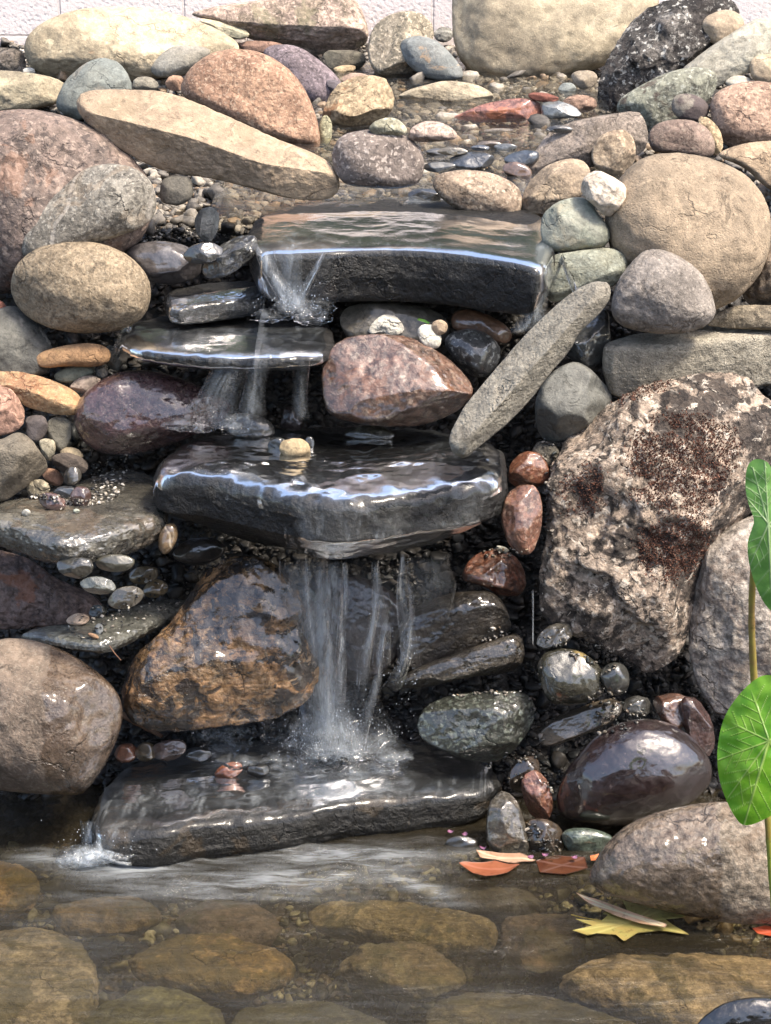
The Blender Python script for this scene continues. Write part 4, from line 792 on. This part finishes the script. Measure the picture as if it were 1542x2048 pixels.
tube('maple_stalk', [Pz(1140, 1829, .006), Pz(1170, 1836, .007), Pz(1205, 1842, .008)], [.001, .0012, .001], leafmat('stalk', '#b09a48', '#9a8038'), parent=None, label='thin stalk lying beside the yellow maple leaf', category='stalk')
flat_leaf('dry_leaf', 'long narrow peach coloured leaf lying across the maple leaf', '1152,1789 1190,1798 1240,1815 1300,1838 1334,1853 1330,1858 1280,1847 1230,1830 1180,1808', leafmat('peach_leaf', '#ecc8a4', '#dcae86', .6, .15), z=.016, curl=.004)
flat_leaf('dry_leaf', 'bright orange curled leaf floating by the green stone', '918,1732 950,1728 990,1724 1040,1738 1010,1748 970,1756 945,1748', leafmat('orange_leaf', '#84492f', '#92583c', .45, .15), z=.006, curl=.01)
flat_leaf('dry_leaf', 'pale tan leaf strip floating beside the orange leaf', '952,1712 985,1706 1040,1708 1072,1720 1030,1728 990,1720 960,1722', leafmat('tan_leaf', '#b8957c', '#a07c62', .6, .15), z=.010, curl=.01)
flat_leaf('dry_leaf', 'rust coloured sunken leaf beside the big pond boulder', '1072,1722 1110,1712 1170,1716 1176,1738 1130,1750 1080,1745', leafmat('rust_leaf', '#482616', '#57331f', .4, .1), z=.003, curl=.003)
flat_leaf('dry_leaf', 'red leaf floating at the right edge of the pond', '1505,1858 1530,1852 1580,1856 1590,1870 1540,1872 1515,1868', leafmat('red_leaf', '#a3482c', '#b85a3c', .4, .1), z=.006, curl=.003)
flat_leaf('dry_leaf', 'small orange leaf scrap at the foot of the green stone', '1180,1712 1198,1708 1196,1720 1182,1722', leafmat('scrap_leaf', '#b86c42', '#a3582f', .5, .1), z=.008, curl=.004)
pm = leafmat('petal_pink', '#a07a98', '#8c4468', .5, .3)
for i, (x, y) in enumerate([(930, 1672), (912, 1680), (965, 1700), (1090, 1712), (1062, 1714), (1150, 1716), (1515, 1842), (900, 1665)]):
    f = flat_leaf('petal', ['bright pink petal beside the dark stone at the pond edge', 'pink petal left of the brightest one', 'pale pink petal near the striped stone', 'lilac petal below the green stone', 'lilac petal behind the tan leaf strip', 'lilac petal at the tip of the green stone', 'lilac petal near the red leaf at the right edge', 'tiny pink petal farthest left at the pond edge'][i],
                  ' '.join('%g,%g' % (x+math.cos(a)*6*(1+.3*math.sin(3*a+i)), y+math.sin(a)*2.6) for a in np.linspace(0, 6, 9)), pm, z=.012, curl=.006, cat='petal', group='fallen pink petals', rings=4)
bark = leafmat('twig_bark', '#8a6a52', '#6a4c3a', .8, 0)
tube('twig', [Pd(243, 1428, 4.34), Pd(270, 1442, 4.32), Pd(300, 1458, 4.30), Pd(326, 1474, 4.27)], [.007, .008, .007, .004], bark, label='short brown twig beside the big brown grey boulder', category='twig')
tube('twig', [Pd(218, 1290, 4.06), Pd(228, 1305, 4.05), Pd(243, 1322, 4.05)], [.0015, .0013, .0008], bark, label='hair thin twig hanging off the layered slate', category='twig')
gm = leafmat('grass_green', '#466f26', '#557f30', .4, .3)
flat_leaf('grass_blade', 'small green blade of grass on the olive grey stone', '834,640 838,636 850,639 860,645 857,648 847,644', gm, D=axis_depth(640, 4.44), curl=.004, cat='leaf', rings=5)

# ------------------------------------------------------------------ the plant at the right edge
def taro():
    base = Pd(1575, 2010, 3.45); root = bpy.data.objects.new('taro_plant', None); scene.collection.objects.link(root); root.location = base
    root['label'] = 'bright green heart leaved water plant at the right edge'; root['category'] = 'plant'
    def lmat(name, attach, D, c1, c2, vein):
        t = NT(name); tc = t.n('ShaderNodeTexCoord'); a = t.n('ShaderNodeAttribute', _attribute_name='vein')
        co, _ = t.coords(name); n = t.noise(co, 26, 5, .6); n2 = t.noise(co, 150, 3, .6)
        col = t.mix(t.ramp(n, .35, .65), lin(c1), lin(c2)); col = t.mix(t.math('MULTIPLY', a.outputs['Fac'], .75), col, lin(vein))
        b = t.n('ShaderNodeBsdfPrincipled', Roughness=.38); t.l(col, b.inputs['Base Color'])
        bp = t.n('ShaderNodeBump', Strength=.6, Distance=.003); t.l(t.math('ADD', t.math('ADD', t.math('MULTIPLY', n, .8), t.math('MULTIPLY', n2, .15)), t.math('MULTIPLY', a.outputs['Fac'], -1)), bp.inputs['Height']); t.l(bp.outputs[0], b.inputs['Normal'])
        tr = t.n('ShaderNodeBsdfTranslucent'); t.l(col, tr.inputs[0]); mx = t.n('ShaderNodeMixShader', Fac=.45)
        t.l(b.outputs[0], mx.inputs[1]); t.l(tr.outputs[0], mx.inputs[2]); t.l(mx.outputs[0], t.out.inputs[0]); return t.m
    def leaf(outline, attach, tip, D, mat, veins, bend):
        q = np.array([[float(v) for v in p.split(',')] for p in outline.split()])
        for _ in range(2): z = np.roll(q, -1, axis=0); q = np.stack([q*.75+z*.25, q*.25+z*.75], 1).reshape(-1, 2)
        n, R = 260, 70; p2 = np.vstack([q, q[:1]]); s = np.r_[0, np.cumsum(np.linalg.norm(np.diff(p2, axis=0), axis=1))]; t = np.linspace(0, s[-1], n, endpoint=False)
        o = np.stack([np.interp(t, s, p2[:, 0]), np.interp(t, s, p2[:, 1])], 1); c = np.array(attach, float)
        px = np.array([c+(o[i]-c)*max(.003, k/R) for k in range(R+1) for i in range(n)])
        vd = np.full(len(px), 99.0)
        for (x, y) in veins+[tip]:
            e = np.array([x, y], float)-c; L = np.linalg.norm(e); u = e/L; w = px-c; tt = np.clip(w@u, 0, L); cur = np.stack([-u[1], u[0]], 0)
            for fr_ in (.3, .5, .7):
                for sg in (-1, 1):
                    u2 = u*.72+np.array([-u[1], u[0]])*sg*.69; w2 = px-(c+u*L*fr_); t2 = np.clip(w2@u2, 0, L*.34); vd = np.minimum(vd, np.linalg.norm(w2-t2[:, None]*u2, axis=1)/1.3*1.0+.45)
            d = np.linalg.norm(w-tt[:, None]*u, axis=1); wd = (3.2 if (x, y) == tip else 2.0)*(1-.6*tt/L); vd = np.minimum(vd, d/wd)
        ax = np.array(tip, float)-c; ax /= np.linalg.norm(ax); pr = np.array([-ax[1], ax[0]]); w = px-c
        side = np.abs(w@pr); along = w@ax
        off = bend[0]*(side/100)**1.3 + bend[1]*(np.maximum(along, 0)/180)**2 + .003*vnoise(np.c_[px/22, px[:, :1]*0], 6) + .006*np.cos(side/16+along/60)*(side/120)
        V = np.array([CAMP+ray(x, y)*(D+of) for (x, y), of in zip(px, off)])
        i = np.arange(R)[:, None]*n+np.arange(n)[None]; j = np.arange(R)[:, None]*n+((np.arange(n)+1) % n)[None]
        f = np.stack([i.ravel(), j.ravel(), (j+n).ravel(), (i+n).ravel()], 1)
        me = mesh_np('leaf', V-base, f[:, ::-1], mat); attr(me, 'vein', np.clip(1.4-vd, 0, 1)); link('leaf', me, parent=root); return V[0]
    D = 3.62
    a = leaf('1505,1362 1525,1350 1550,1350 1575,1395 1600,1375 1640,1400 1655,1470 1640,1540 1590,1600 1530,1640 1487,1655 1468,1632 1452,1600 1438,1560 1433,1510 1440,1460 1452,1425 1478,1388', (1538, 1482), (1487, 1653), D,
             lmat('taro_green', None, D, '#5f9c22', '#79ad30', '#b4d074'), [(1450, 1440), (1500, 1372), (1436, 1520), (1455, 1596), (1620, 1420), (1640, 1500), (1590, 1590)], (.05, .04))
    b = leaf('1500,922 1520,916 1545,930 1560,1020 1590,930 1630,960 1640,1060 1610,1160 1570,1215 1545,1228 1520,1195 1500,1140 1493,1090 1503,1060 1510,1040 1497,1010 1490,975 1492,940', (1537, 1048), (1545, 1226), D+.06,
             lmat('taro_dull', None, D, '#5f8f44', '#74a552', '#b6cf98'), [(1505, 935), (1497, 1000), (1500, 1130), (1530, 925), (1620, 1000), (1600, 1130)], (.05, .05))
    st = leafmat('taro_stem', '#8a9a3c', '#7c6a34', .4, .1, 12); st2 = leafmat('taro_stem_brown', '#8a6a48', '#a0924a', .4, .1, 12)
    def stem(pts, rad, m):
        o = tube('stem', pts, rad, m, loc=(0, 0, 0), n=12); o.data.transform(__import__('mathutils').Matrix.Translation(-Vector(base))); o.location = (0, 0, 0); o.parent = root
    stem([a, Pd(1530, 1540, 3.55), Pd(1536, 1640, 3.52), Pd(1545, 1760, 3.5), Pd(1555, 1880, 3.47), base], [.004, .006, .0065, .007, .008, .009], st)
    stem([b, Pd(1518, 1062, 3.55), Pd(1508, 1110, 3.54), Pd(1502, 1230, 3.55), Pd(1508, 1370, 3.58), Pd(1530, 1560, 3.58), Pd(1560, 1800, 3.52), base+np.array([.02, .03, 0])], [.004, .005, .0055, .006, .007, .008, .009, .01], st2)
taro()
# ------------------------------------------------------------------ water
from mathutils.bvhtree import BVHTree
def water_mat(name, su, sv, tint=(1, 1, 1, 1), bump=.004, fscale=1.0, foam_col='#e6eefb', ior=1.36, foam_lo=.42, foam_hi=.72, amax=.85, rough=.03, murk=0.0, murk_col='#4d4432', cover=False):
    """Clear water (tinted see-through + mirror by angle) with white aerated water where the 'foam' value and a flow-stretched noise say so."""
    t = NT(name); uv = t.n('ShaderNodeUVMap'); m = t.n('ShaderNodeMapping'); t.l(uv.outputs[0], m.inputs[0]); m.inputs['Scale'].default_value = (su, sv, 1)
    v = m.outputs[0]; at = t.n('ShaderNodeAttribute', _attribute_name='foam').outputs['Fac']
    n1 = t.noise(v, 1.0, 6, .62, .6); n2 = t.noise(v, 3.1, 5, .6, .3)
    bp = t.n('ShaderNodeBump', Strength=1.0, Distance=bump); t.l(t.math('ADD', n1, t.math('MULTIPLY', n2, .35)), bp.inputs['Height'])
    gl = t.n('ShaderNodeBsdfGlossy', Roughness=rough); t.l(bp.outputs[0], gl.inputs['Normal']); gl.inputs[0].default_value = (1, 1, 1, 1)
    tr = t.n('ShaderNodeBsdfTransparent'); tr.inputs[0].default_value = tint
    fr = t.n('ShaderNodeFresnel', IOR=ior); t.l(bp.outputs[0], fr.inputs['Normal'])
    mx = t.n('ShaderNodeMixShader'); t.l(fr.outputs[0], mx.inputs[0]); t.l(tr.outputs[0], mx.inputs[1]); t.l(gl.outputs[0], mx.inputs[2])
    df = t.n('ShaderNodeBsdfDiffuse'); df.inputs[0].default_value = lin(foam_col); tl = t.n('ShaderNodeBsdfTranslucent'); tl.inputs[0].default_value = lin(foam_col)
    fm = t.n('ShaderNodeMixShader', Fac=.5); t.l(df.outputs[0], fm.inputs[1]); t.l(tl.outputs[0], fm.inputs[2])
    g2 = t.n('ShaderNodeMixShader', Fac=.12); t.l(fm.outputs[0], g2.inputs[1]); t.l(gl.outputs[0], g2.inputs[2])
    a = t.math('MULTIPLY', t.ramp(t.math('ADD', t.math('MULTIPLY', n1, .65), t.math('MULTIPLY', n2, .35)), foam_lo, foam_hi), at, True)
    a = t.math('ADD', t.math('MULTIPLY', at, .07), t.math('MULTIPLY', a, amax), True)
    if murk:
        md = t.n('ShaderNodeBsdfDiffuse'); md.inputs[0].default_value = lin(murk_col); m2 = t.n('ShaderNodeMixShader', Fac=murk); t.l(tr.outputs[0], m2.inputs[1]); t.l(md.outputs[0], m2.inputs[2]); t.l(m2.outputs[0], mx.inputs[1])
    fx = t.n('ShaderNodeMixShader'); t.l(a, fx.inputs[0]); t.l(mx.outputs[0], fx.inputs[1]); t.l(g2.outputs[0], fx.inputs[2]); last = fx
    if cover:
        cv = t.n('ShaderNodeAttribute', _attribute_name='cover').outputs['Fac']; em = t.n('ShaderNodeBsdfTransparent'); last = t.n('ShaderNodeMixShader')
        t.l(t.ramp(t.math('ADD', cv, t.math('MULTIPLY', t.math('SUBTRACT', n1, .5), .9)), .42, .58), last.inputs[0]); t.l(em.outputs[0], last.inputs[1]); t.l(fx.outputs[0], last.inputs[2])
    t.l(last.outputs[0], t.out.inputs[0])
    return t.m
FILM = water_mat('ledge_water', 32, 13, bump=.0011, ior=1.33, cover=True, rough=.16, amax=.62, foam_lo=.46, foam_hi=.78)
FALL = water_mat('falling_water', 60, 14, bump=.004, ior=1.15, foam_lo=.32, foam_hi=.68, amax=.92, rough=.2)
SPLASH = water_mat('splash_water', 40, 40, bump=.003, ior=1.05, foam_lo=.40, foam_hi=.72, amax=.8)
def bvh(o):
    P, f = [(p, f) for (q, p, f) in ROCKS if q == o][0]
    return BVHTree.FromPolygons([tuple(x) for x in P], [tuple(int(i) for i in x) for x in f])
def grid_obj(name, label, V, nx, ns, uv, foam, mat, kind='structure'):
    i = np.arange(ns-1)[:, None]*nx+np.arange(nx-1)[None]; i = i.ravel(); f = np.stack([i, i+1, i+nx+1, i+nx], 1)
    me = mesh_np(name, V, f, mat, uv=uv); attr(me, 'foam', foam); o = link(name, me, kind=kind)
    return o
def bump1(x, c, w): return math.exp(-((x-c)/w)**2)
def px_of(p):
    q = np.array(p)-CAMP; D = q@W_; return IMW/2+F*(q@U_)/D, IMH/2-F*(q@V_)/D
def film(ledge, x0, x1, back_off, zc, foamf, coverf=lambda x, y, a: 1+0*x, a0=75, a1=235, nx=170, ns=150, off=.004, yoff=.0):
    """A sheet of water wrapped over a ledge from its top, over the lip and down its face."""
    T = bvh(ledge); V, UV, FO = [], [], []
    rows = np.zeros((ns, nx, 3)); 
    for ix in range(nx):
        x = x0+(x1-x0)*ix/(nx-1)
        h = T.ray_cast(Vector((x, -3, zc)), Vector((0, 1, 0)))[0]
        yf = h.y if h else 0.0
        yc = yf+back_off; last = None
        for k in range(ns):
            a = math.radians(a0+(a1-a0)*k/(ns-1)); d = Vector((0, math.cos(a), math.sin(a)))
            o = Vector((x, yc, zc))+d*1.5; hh = T.ray_cast(o, -d)
            if hh[0] is not None: p = np.array(hh[0])+np.array(d)*off; last = (p-np.array((x, yc, zc)))
            elif last is not None: p = np.array((x, yc, zc))+np.array(d)*np.linalg.norm(last)
            else: p = np.array((x, yc, zc))+np.array(d)*.03
            rows[k, ix] = p
    fl = rows.reshape(-1, 3); wv = .0006*vnoise(fl*np.array([26, 11, 11]), 3)+.0004*vnoise(fl*np.array([60, 22, 22]), 5)+.0014*vnoise(fl*np.array([9, 6, 6]), 8)
    an = np.radians(np.repeat(a0+(a1-a0)*np.arange(ns)/(ns-1), nx)); fl = fl+np.stack([0*an, np.cos(an), np.sin(an)], 1)*(wv+.002)[:, None]; rows = fl.reshape(ns, nx, 3)
    ker = np.array([1, 2, 3, 2, 1])/9
    for ax in range(1, 3):
        for k in range(ns): rows[k, :, ax] = np.convolve(np.pad(rows[k, :, ax], 2, 'edge'), ker, 'valid')
    seg = np.r_[np.zeros((1, nx)), np.cumsum(np.linalg.norm(np.diff(rows, axis=0), axis=2), axis=0)]
    V = rows.reshape(-1, 3); uv = np.stack([V[:, 0], seg.reshape(-1)], 1)
    q = V-CAMP; D = q@W_; PX = IMW/2+F*(q@U_)/D; PY = IMH/2-F*(q@V_)/D
    A = np.repeat(a0+(a1-a0)*np.arange(ns)/(ns-1), nx); fo = np.clip(foamf(PX, PY, V), 0, 1); cvr = np.clip(coverf(PX, PY, A), 0, 1)
    edge = np.minimum(np.arange(nx), np.arange(nx)[::-1])/12.0; fo = fo*np.tile(np.clip(edge, 0, 1), ns)
    cvr = cvr*np.tile(np.clip(np.minimum(np.arange(nx), np.arange(nx)[::-1])/14.0, 0, 1), ns)*np.repeat(np.clip(np.arange(ns)/10.0, 0, 1), nx)
    o = grid_obj('water_film', '', V, nx, ns, uv, fo, FILM); attr(o.data, 'cover', cvr); return o, rows
def ribbon(path, widths, foam, mat=FALL, n=34, nw=16, seed=0, bulge=.35, waver=.12):
    """A rounded strand of falling water. path: list of 3-D points, widths in metres."""
    path = np.array(path); k = len(path); t = np.linspace(0, k-1, n)
    P = np.stack([np.interp(t, range(k), path[:, i]) for i in range(3)], 1); Wd = np.interp(t, range(k), widths); Fo = np.interp(t, range(k), foam)
    V, uv, fo = [], [], []; L = 0
    for i in range(n):
        if i: L += np.linalg.norm(P[i]-P[i-1])
        for j in range(nw):
            u = j/(nw-1)*2-1; w = Wd[i]/2
            nz = vnoise(np.array([[u*1.5+seed, L*14, seed*3.1]]), 9)[0]
            wob = w*.5*vnoise(np.array([[seed*5.3, L*9, 1.0]]), 4)[0]
            V.append((P[i][0]+wob+u*w*(1+waver*nz), P[i][1]-math.sqrt(max(0, 1-u*u))*w*bulge+.006*nz, P[i][2])); uv.append((P[i][0]+u*w+seed*.37, L))
            ends = min(1, i/3, (n-1-i)/4); fo.append(Fo[i]*(1-u*u)**1.6*(.0 if ends < 0 else ends))
    return np.array(V), nw, n, np.array(uv), np.array(fo)
def falls(name, ribs, mat=FALL):
    Vs, Fs, UVs, FOs, off = [], [], [], [], 0
    for V, nx, ns, uv, fo in ribs:
        i = np.arange(ns-1)[:, None]*nx+np.arange(nx-1)[None]; i = i.ravel(); Fs.append(np.stack([i, i+1, i+nx+1, i+nx], 1)+off); off += len(V)
        Vs.append(V); UVs.append(uv); FOs.append(fo)
    me = mesh_np(name, np.vstack(Vs), np.vstack(Fs), mat, uv=np.vstack(UVs)); attr(me, 'foam', np.concatenate(FOs))
    return link(name, me, kind='structure')
L4, L3b, L3, L2, L1 = [o for o, _, _ in ROCKS if o.name.startswith('ledge_slab')]
g = lambda x, c, w: np.exp(-((x-c)/w)**2)
X_ = lambda px, d: (px-IMW/2)/F*(d*math.cos(PITCH)+1.2*math.sin(PITCH)) 
# films over the five ledges
film(L4, -.30, .43, .26, 1.10, lambda x, y, v: .30*g(y, 425, 50)*(.4+g(x, 640, 150))+.55*g(x, 560, 50)*(y > 440)*(y < 640)+.30*g(x, 650, 18)*(y > 490)+.35*g(y, 492, 9)+.22*g(x, 1085, 30)*(y > 490)+.05, lambda x, y, a: np.where(a < 172, 1.1, 0)+1.1*g(x, 560, 75)+.9*g(x, 650, 25)+.9*g(x, 1090, 35), a0=25, a1=225)
film(L3b, -.48, -.245, .06, 1.015, lambda x, y, v: .28+.3*g(x, 500, 60))
film(L3, -.58, -.11, .14, .952, lambda x, y, v: .62*g(x, 490, 150)*g(y, 660, 42)+.5*g(x, 610, 70)*g(y, 625, 40)+.3*g(y, 706, 8)+.25*(y > 712)*g(x, 470, 60), a0=15)
_, rows2 = film(L2, -.50, .262, .22, .67, lambda x, y, v: .03+.22*g(y, 965, 30)*(.3+g(x, 700, 260))+.8*g(x, 790, 120)*g(y, 1075, 42)+.45*g(x, 660, 90)*g(y, 1060, 60)+.25*g(x, 940, 40)*(y > 950)+.6*g(x, 630, 60)*g(y, 1085, 40)+.2*g(x, 880, 60)*g(y, 900, 60), lambda x, y, a: np.where(a < 168, 1.1, .12)+.95*g(x, 740, 150)*g(y, 1085, 75)+.7*g(x, 930, 40), a0=22, a1=245, nx=230, ns=190)
film(L1, -.62, .255, .20, .03, lambda x, y, v: .04+.75*g(x, 640, 150)*g(y, 1515, 50)+.5*g(y, 1600+(x-500)*-.06, 22)*(x > 230)+.75*g(x, 205, 42)*(y > 1600)+.3*g(x, 480, 110)*g(y, 1490, 25)+.3*g(x, 330, 90)*g(y, 1590, 30), lambda x, y, a: np.where(a < 170, 1.1, .08)+1.0*g(x, 210, 50)+.2*g(x, 650, 200), a0=6, a1=235, nx=230, ns=170)
# falling strands
Q = Pd
R_ = []
d0, d1 = 4.20, 4.27
def strand(pts, w, f, seed, **kw): return ribbon([Q(x, y, d) for x, y, d in pts], [a*.00098 for a in w], f, seed=seed, **kw)
main = [
 strand([(668,1120,4.13),(664,1180,4.15),(654,1280,4.18),(650,1390,4.21),(655,1500,4.25)], [34,56,78,90,130], [.9,1,1,1,.8], 1),
 strand([(690,1125,4.12),(694,1180,4.13),(688,1240,4.15),(676,1330,4.18)], [10,14,22,10], [.9,.9,.6,.0], 2),
 strand([(640,1110,4.12),(622,1190,4.15),(630,1300,4.19),(640,1420,4.23),(640,1500,4.26)], [60,90,90,110,170], [.4,.6,.65,.65,.5], 3),
 strand([(585,1120,4.14),(588,1200,4.16),(610,1300,4.2)], [50,60,40], [.3,.5,.1], 4),
 strand([(748,1125,4.12),(752,1180,4.13),(765,1260,4.15),(762,1330,4.18)], [14,24,34,40], [.55,.55,.4,.1], 5),
 strand([(803,1105,4.11),(803,1160,4.12),(810,1230,4.14),(822,1330,4.16)], [10,20,32,44], [.7,.7,.5,.1], 6),
 strand([(860,1110,4.12),(862,1170,4.13),(850,1240,4.16)], [80,100,80], [.22,.25,.05], 7),
 strand([(720,1130,4.16),(715,1250,4.18),(705,1380,4.22),(700,1500,4.26)], [180,190,180,230], [.1,.22,.22,.25], 8, bulge=.15),
 strand([(660,1400,4.19),(665,1450,4.19),(668,1510,4.19)], [60,120,190], [.2,.7,.7], 9)]
rr = random.Random(77)
for q in range(9):
    x = rr.choice((650, 650, 665, 640, 690, 610, 750, 805))+rr.gauss(0, 16); y0 = rr.uniform(1105, 1300); y1 = min(1500, y0+rr.uniform(120, 300)); sh = (650-x)*rr.uniform(.1, .5)
    main.append(strand([(x, y0, 4.12), (x+sh*.3, (y0+y1)/2, 4.14), (x+sh, y1, 4.17)], [rr.uniform(6, 16), rr.uniform(12, 26), rr.uniform(20, 44)], [.5, .6, .1], 30+q, waver=.5))
falls('waterfall_water', main)
small = [
 strand([(520,495,4.47),(540,540,4.46),(575,590,4.45),(590,625,4.44)], [30,36,44,70], [.5,.6,.6,.4], 11),
 strand([(648,505,4.44),(625,550,4.43),(605,590,4.43),(600,618,4.42)], [14,16,26,40], [.35,.45,.45,.3], 12),
 strand([(575,500,4.45),(585,560,4.44),(600,620,4.43)], [60,50,70], [.35,.4,.5], 13),
 strand([(455,705,4.33),(450,760,4.32),(455,830,4.31)], [90,80,100], [.25,.4,.25], 14),
 strand([(515,708,4.32),(510,770,4.31),(505,835,4.30)], [50,46,60], [.15,.35,.25], 15),
 strand([(600,712,4.32),(600,780,4.31),(600,840,4.30)], [40,30,40], [.1,.22,.2], 16),
 strand([(1085,520,4.42),(1080,570,4.41),(1060,640,4.40),(1035,665,4.39)], [44,40,60,40], [.3,.35,.5,.4], 17),
 strand([(1066,1180,4.2),(1066,1290,4.2)], [4,3], [.8,.7], 18)]
falls('waterfall_water', small)
low = [
 strand([(215,1640,3.99),(205,1670,3.98),(205,1715,3.97)], [70,80,120], [.7,1,.9], 21),
 strand([(180,1640,4.03),(195,1690,4.01),(200,1720,4.0)], [40,60,80], [.6,.7,.6], 22),
 strand([(262,1655,3.95),(255,1690,3.94),(250,1715,3.93)], [26,40,60], [.4,.7,.6], 23)]
falls('waterfall_water', low)
# splash mounds: rounded heaps of broken water
def mounds(name, lst, seed):
    Vs, Fs, UVs, FOs, off = [], [], [], [], 0; rng = random.Random(seed); base, bf = ico(4)
    for (x, y, d, rx, rz, fo) in lst:
        c = Q(x, y, d); s = np.array([rx, rx*.7, rz])*.00098
        b = base*(1+.35*fbm(base*1.7+rng.random()*40, 3, 4)[:, None]); p = c+b*s
        Vs.append(p); Fs.append(bf+off); off += len(base); UVs.append(p[:, [0, 2]]+rng.random())
        vd = np.array([0, -1, .35]); vd = vd/np.linalg.norm(vd); FOs.append(fo*np.clip(base@vd, 0, 1)**1.6)
    me = mesh_np(name, np.vstack(Vs), np.vstack(Fs), SPLASH, uv=np.vstack(UVs)); attr(me, 'foam', np.concatenate(FOs)); return link(name, me, kind='stuff', label='white splash where the falling water lands', category='splash')
rng = random.Random(5)
mounds('splash', [(650+rng.gauss(0, 45), 1490+rng.gauss(0, 22), 4.22+rng.uniform(-.03, .03), rng.uniform(30, 70), rng.uniform(22, 55), .55) for _ in range(11)]
       + [(650+rng.gauss(0, 110), 1515+rng.gauss(0, 12), 4.16+rng.uniform(-.03, .03), rng.uniform(30, 60), rng.uniform(10, 18), .5) for _ in range(14)]
       + [(440+rng.gauss(0, 35), 1478+rng.gauss(0, 10), 4.25, rng.uniform(20, 44), rng.uniform(12, 22), .5) for _ in range(7)]
       + [(210+rng.gauss(0, 30), 1712+rng.gauss(0, 9), 3.95+rng.uniform(-.02, .02), rng.uniform(26, 60), rng.uniform(12, 24), .9) for _ in range(16)]
       + [(590+rng.gauss(0, 35), 618+rng.gauss(0, 14), 4.42, rng.uniform(20, 46), rng.uniform(10, 20), .28) for _ in range(6)]
       + [(480+rng.gauss(0, 60), 835+rng.gauss(0, 8), 4.28, rng.uniform(20, 40), rng.uniform(8, 15), .35) for _ in range(8)], 3)
def droplets():
    rng = random.Random(9); base, bf = ico(1); Vs, Fs, off = [], [], 0
    for _ in range(700):
        k = rng.random()
        if k < .62: x, y, d = 665+rng.gauss(0, 55), 1525-abs(rng.gauss(0, 65)), 4.17
        elif k < .72: x, y, d = 800+rng.gauss(0, 30), 1330+rng.gauss(0, 60), 4.13
        elif k < .87: x, y, d = 215+rng.gauss(0, 45), 1712-abs(rng.gauss(0, 30)), 3.92
        else: x, y, d = 590+rng.gauss(0, 35), 620-abs(rng.gauss(0, 28)), 4.40
        s = rng.uniform(.0004, .0012); c = Q(x, y, d+rng.uniform(-.04, .04))
        Vs.append(c+base*s*np.array([1, 1, rng.uniform(1, 2.2)])); Fs.append(bf+off); off += len(base)
    t = NT('droplet_water'); b = t.n('ShaderNodeBsdfPrincipled', Roughness=.1); b.inputs['Base Color'].default_value = (.62, .68, .76, 1); b.inputs['Alpha'].default_value = .55; t.l(b.outputs[0], t.out.inputs[0])
    link('droplets', mesh_np('droplets', np.vstack(Vs), np.vstack(Fs), t.m), kind='stuff', label='droplets thrown up where the falls land', category='droplets')
droplets()
# upper stream surface
def stream():
    nx, ns = 220, 200; V = []; 
    ys = np.linspace(.86, 2.75, ns); xs = np.linspace(-.40, .62, nx)
    X, Y = np.meshgrid(xs, ys); P = np.stack([X.ravel(), Y.ravel(), 0*X.ravel()], 1)
    t = (P[:, 1]-1.0)/1.3; z = 1.158+.05*np.clip(t, -.2, 1.4)
    z = z+.0045*fbm(P*np.array([14, 9, 1]), 2, 4)+.004*vnoise(P*np.array([30, 16, 1]), 6)
    lip = np.clip((.97-P[:, 1])/.12, 0, 1); z = z-.008*lip
    P[:, 2] = z
    q = P-CAMP; D = q@W_; PX = IMW/2+F*(q@U_)/D; PY = IMH/2-F*(q@V_)/D
    fo = .10*g(PY, 380, 30)+.22*g(PX, 850, 50)*g(PY, 400, 25)+.06
    grid_obj('stream_water', '', P, nx, ns, P[:, :2], fo, water_mat('stream_water', 14, 26, tint=(.86, .84, .78, 1), bump=.008, ior=1.36))
stream()
def pond():
    nx, ns = 420, 330; xs = np.linspace(-2.2, 2.2, nx); ys = np.r_[np.linspace(-3.0, -1.0, 40), np.linspace(-.98, .35, ns-40)]
    X, Y = np.meshgrid(xs, ys); P = np.stack([X.ravel(), Y.ravel(), 0*X.ravel()], 1)
    q = P-CAMP; D = q@W_; PX = IMW/2+F*(q@U_)/D; PY = IMH/2-F*(q@V_)/D
    near = np.exp(-np.clip(PY-1720, 0, 999)/90)
    P[:, 2] = .0018*fbm(P*np.array([7, 26, 1]), 4, 4)+near*.006*fbm(P*np.array([12, 24, 1]), 7, 4)
    fo = .0*PX+1.0*g(PX, 250, 100)*g(PY, 1728, 22)+.5*g(PX, 480, 210)*g(PY, 1760, 18)+.45*g(PX, 700, 170)*g(PY, 1735+(PX-600)*-.06, 30)+.5*g(PX, 850, 70)*g(PY, 1760+(PX-800)*.35, 18)+.35*g(PX, 90, 60)*g(PY, 1715, 14)+.28*g(PX, 420, 260)*g(PY, 1790, 18)+.55*g(PY, 1712+(PX-400)*-.02, 12)*g(PX, 480, 320)+.07*np.clip(vnoise(P*np.array([1.6, 7, 1]), 21), 0, 1)*(PY > 1740)
    grid_obj('pond_water', '', P, nx, ns, P[:, :2], fo, water_mat('pond_water', 5, 26, tint=(.84, .78, .66, 1), bump=.009, ior=1.37, foam_lo=.37, foam_hi=.68, amax=.9, murk=.20, murk_col='#4a4334', rough=.15))
pond()
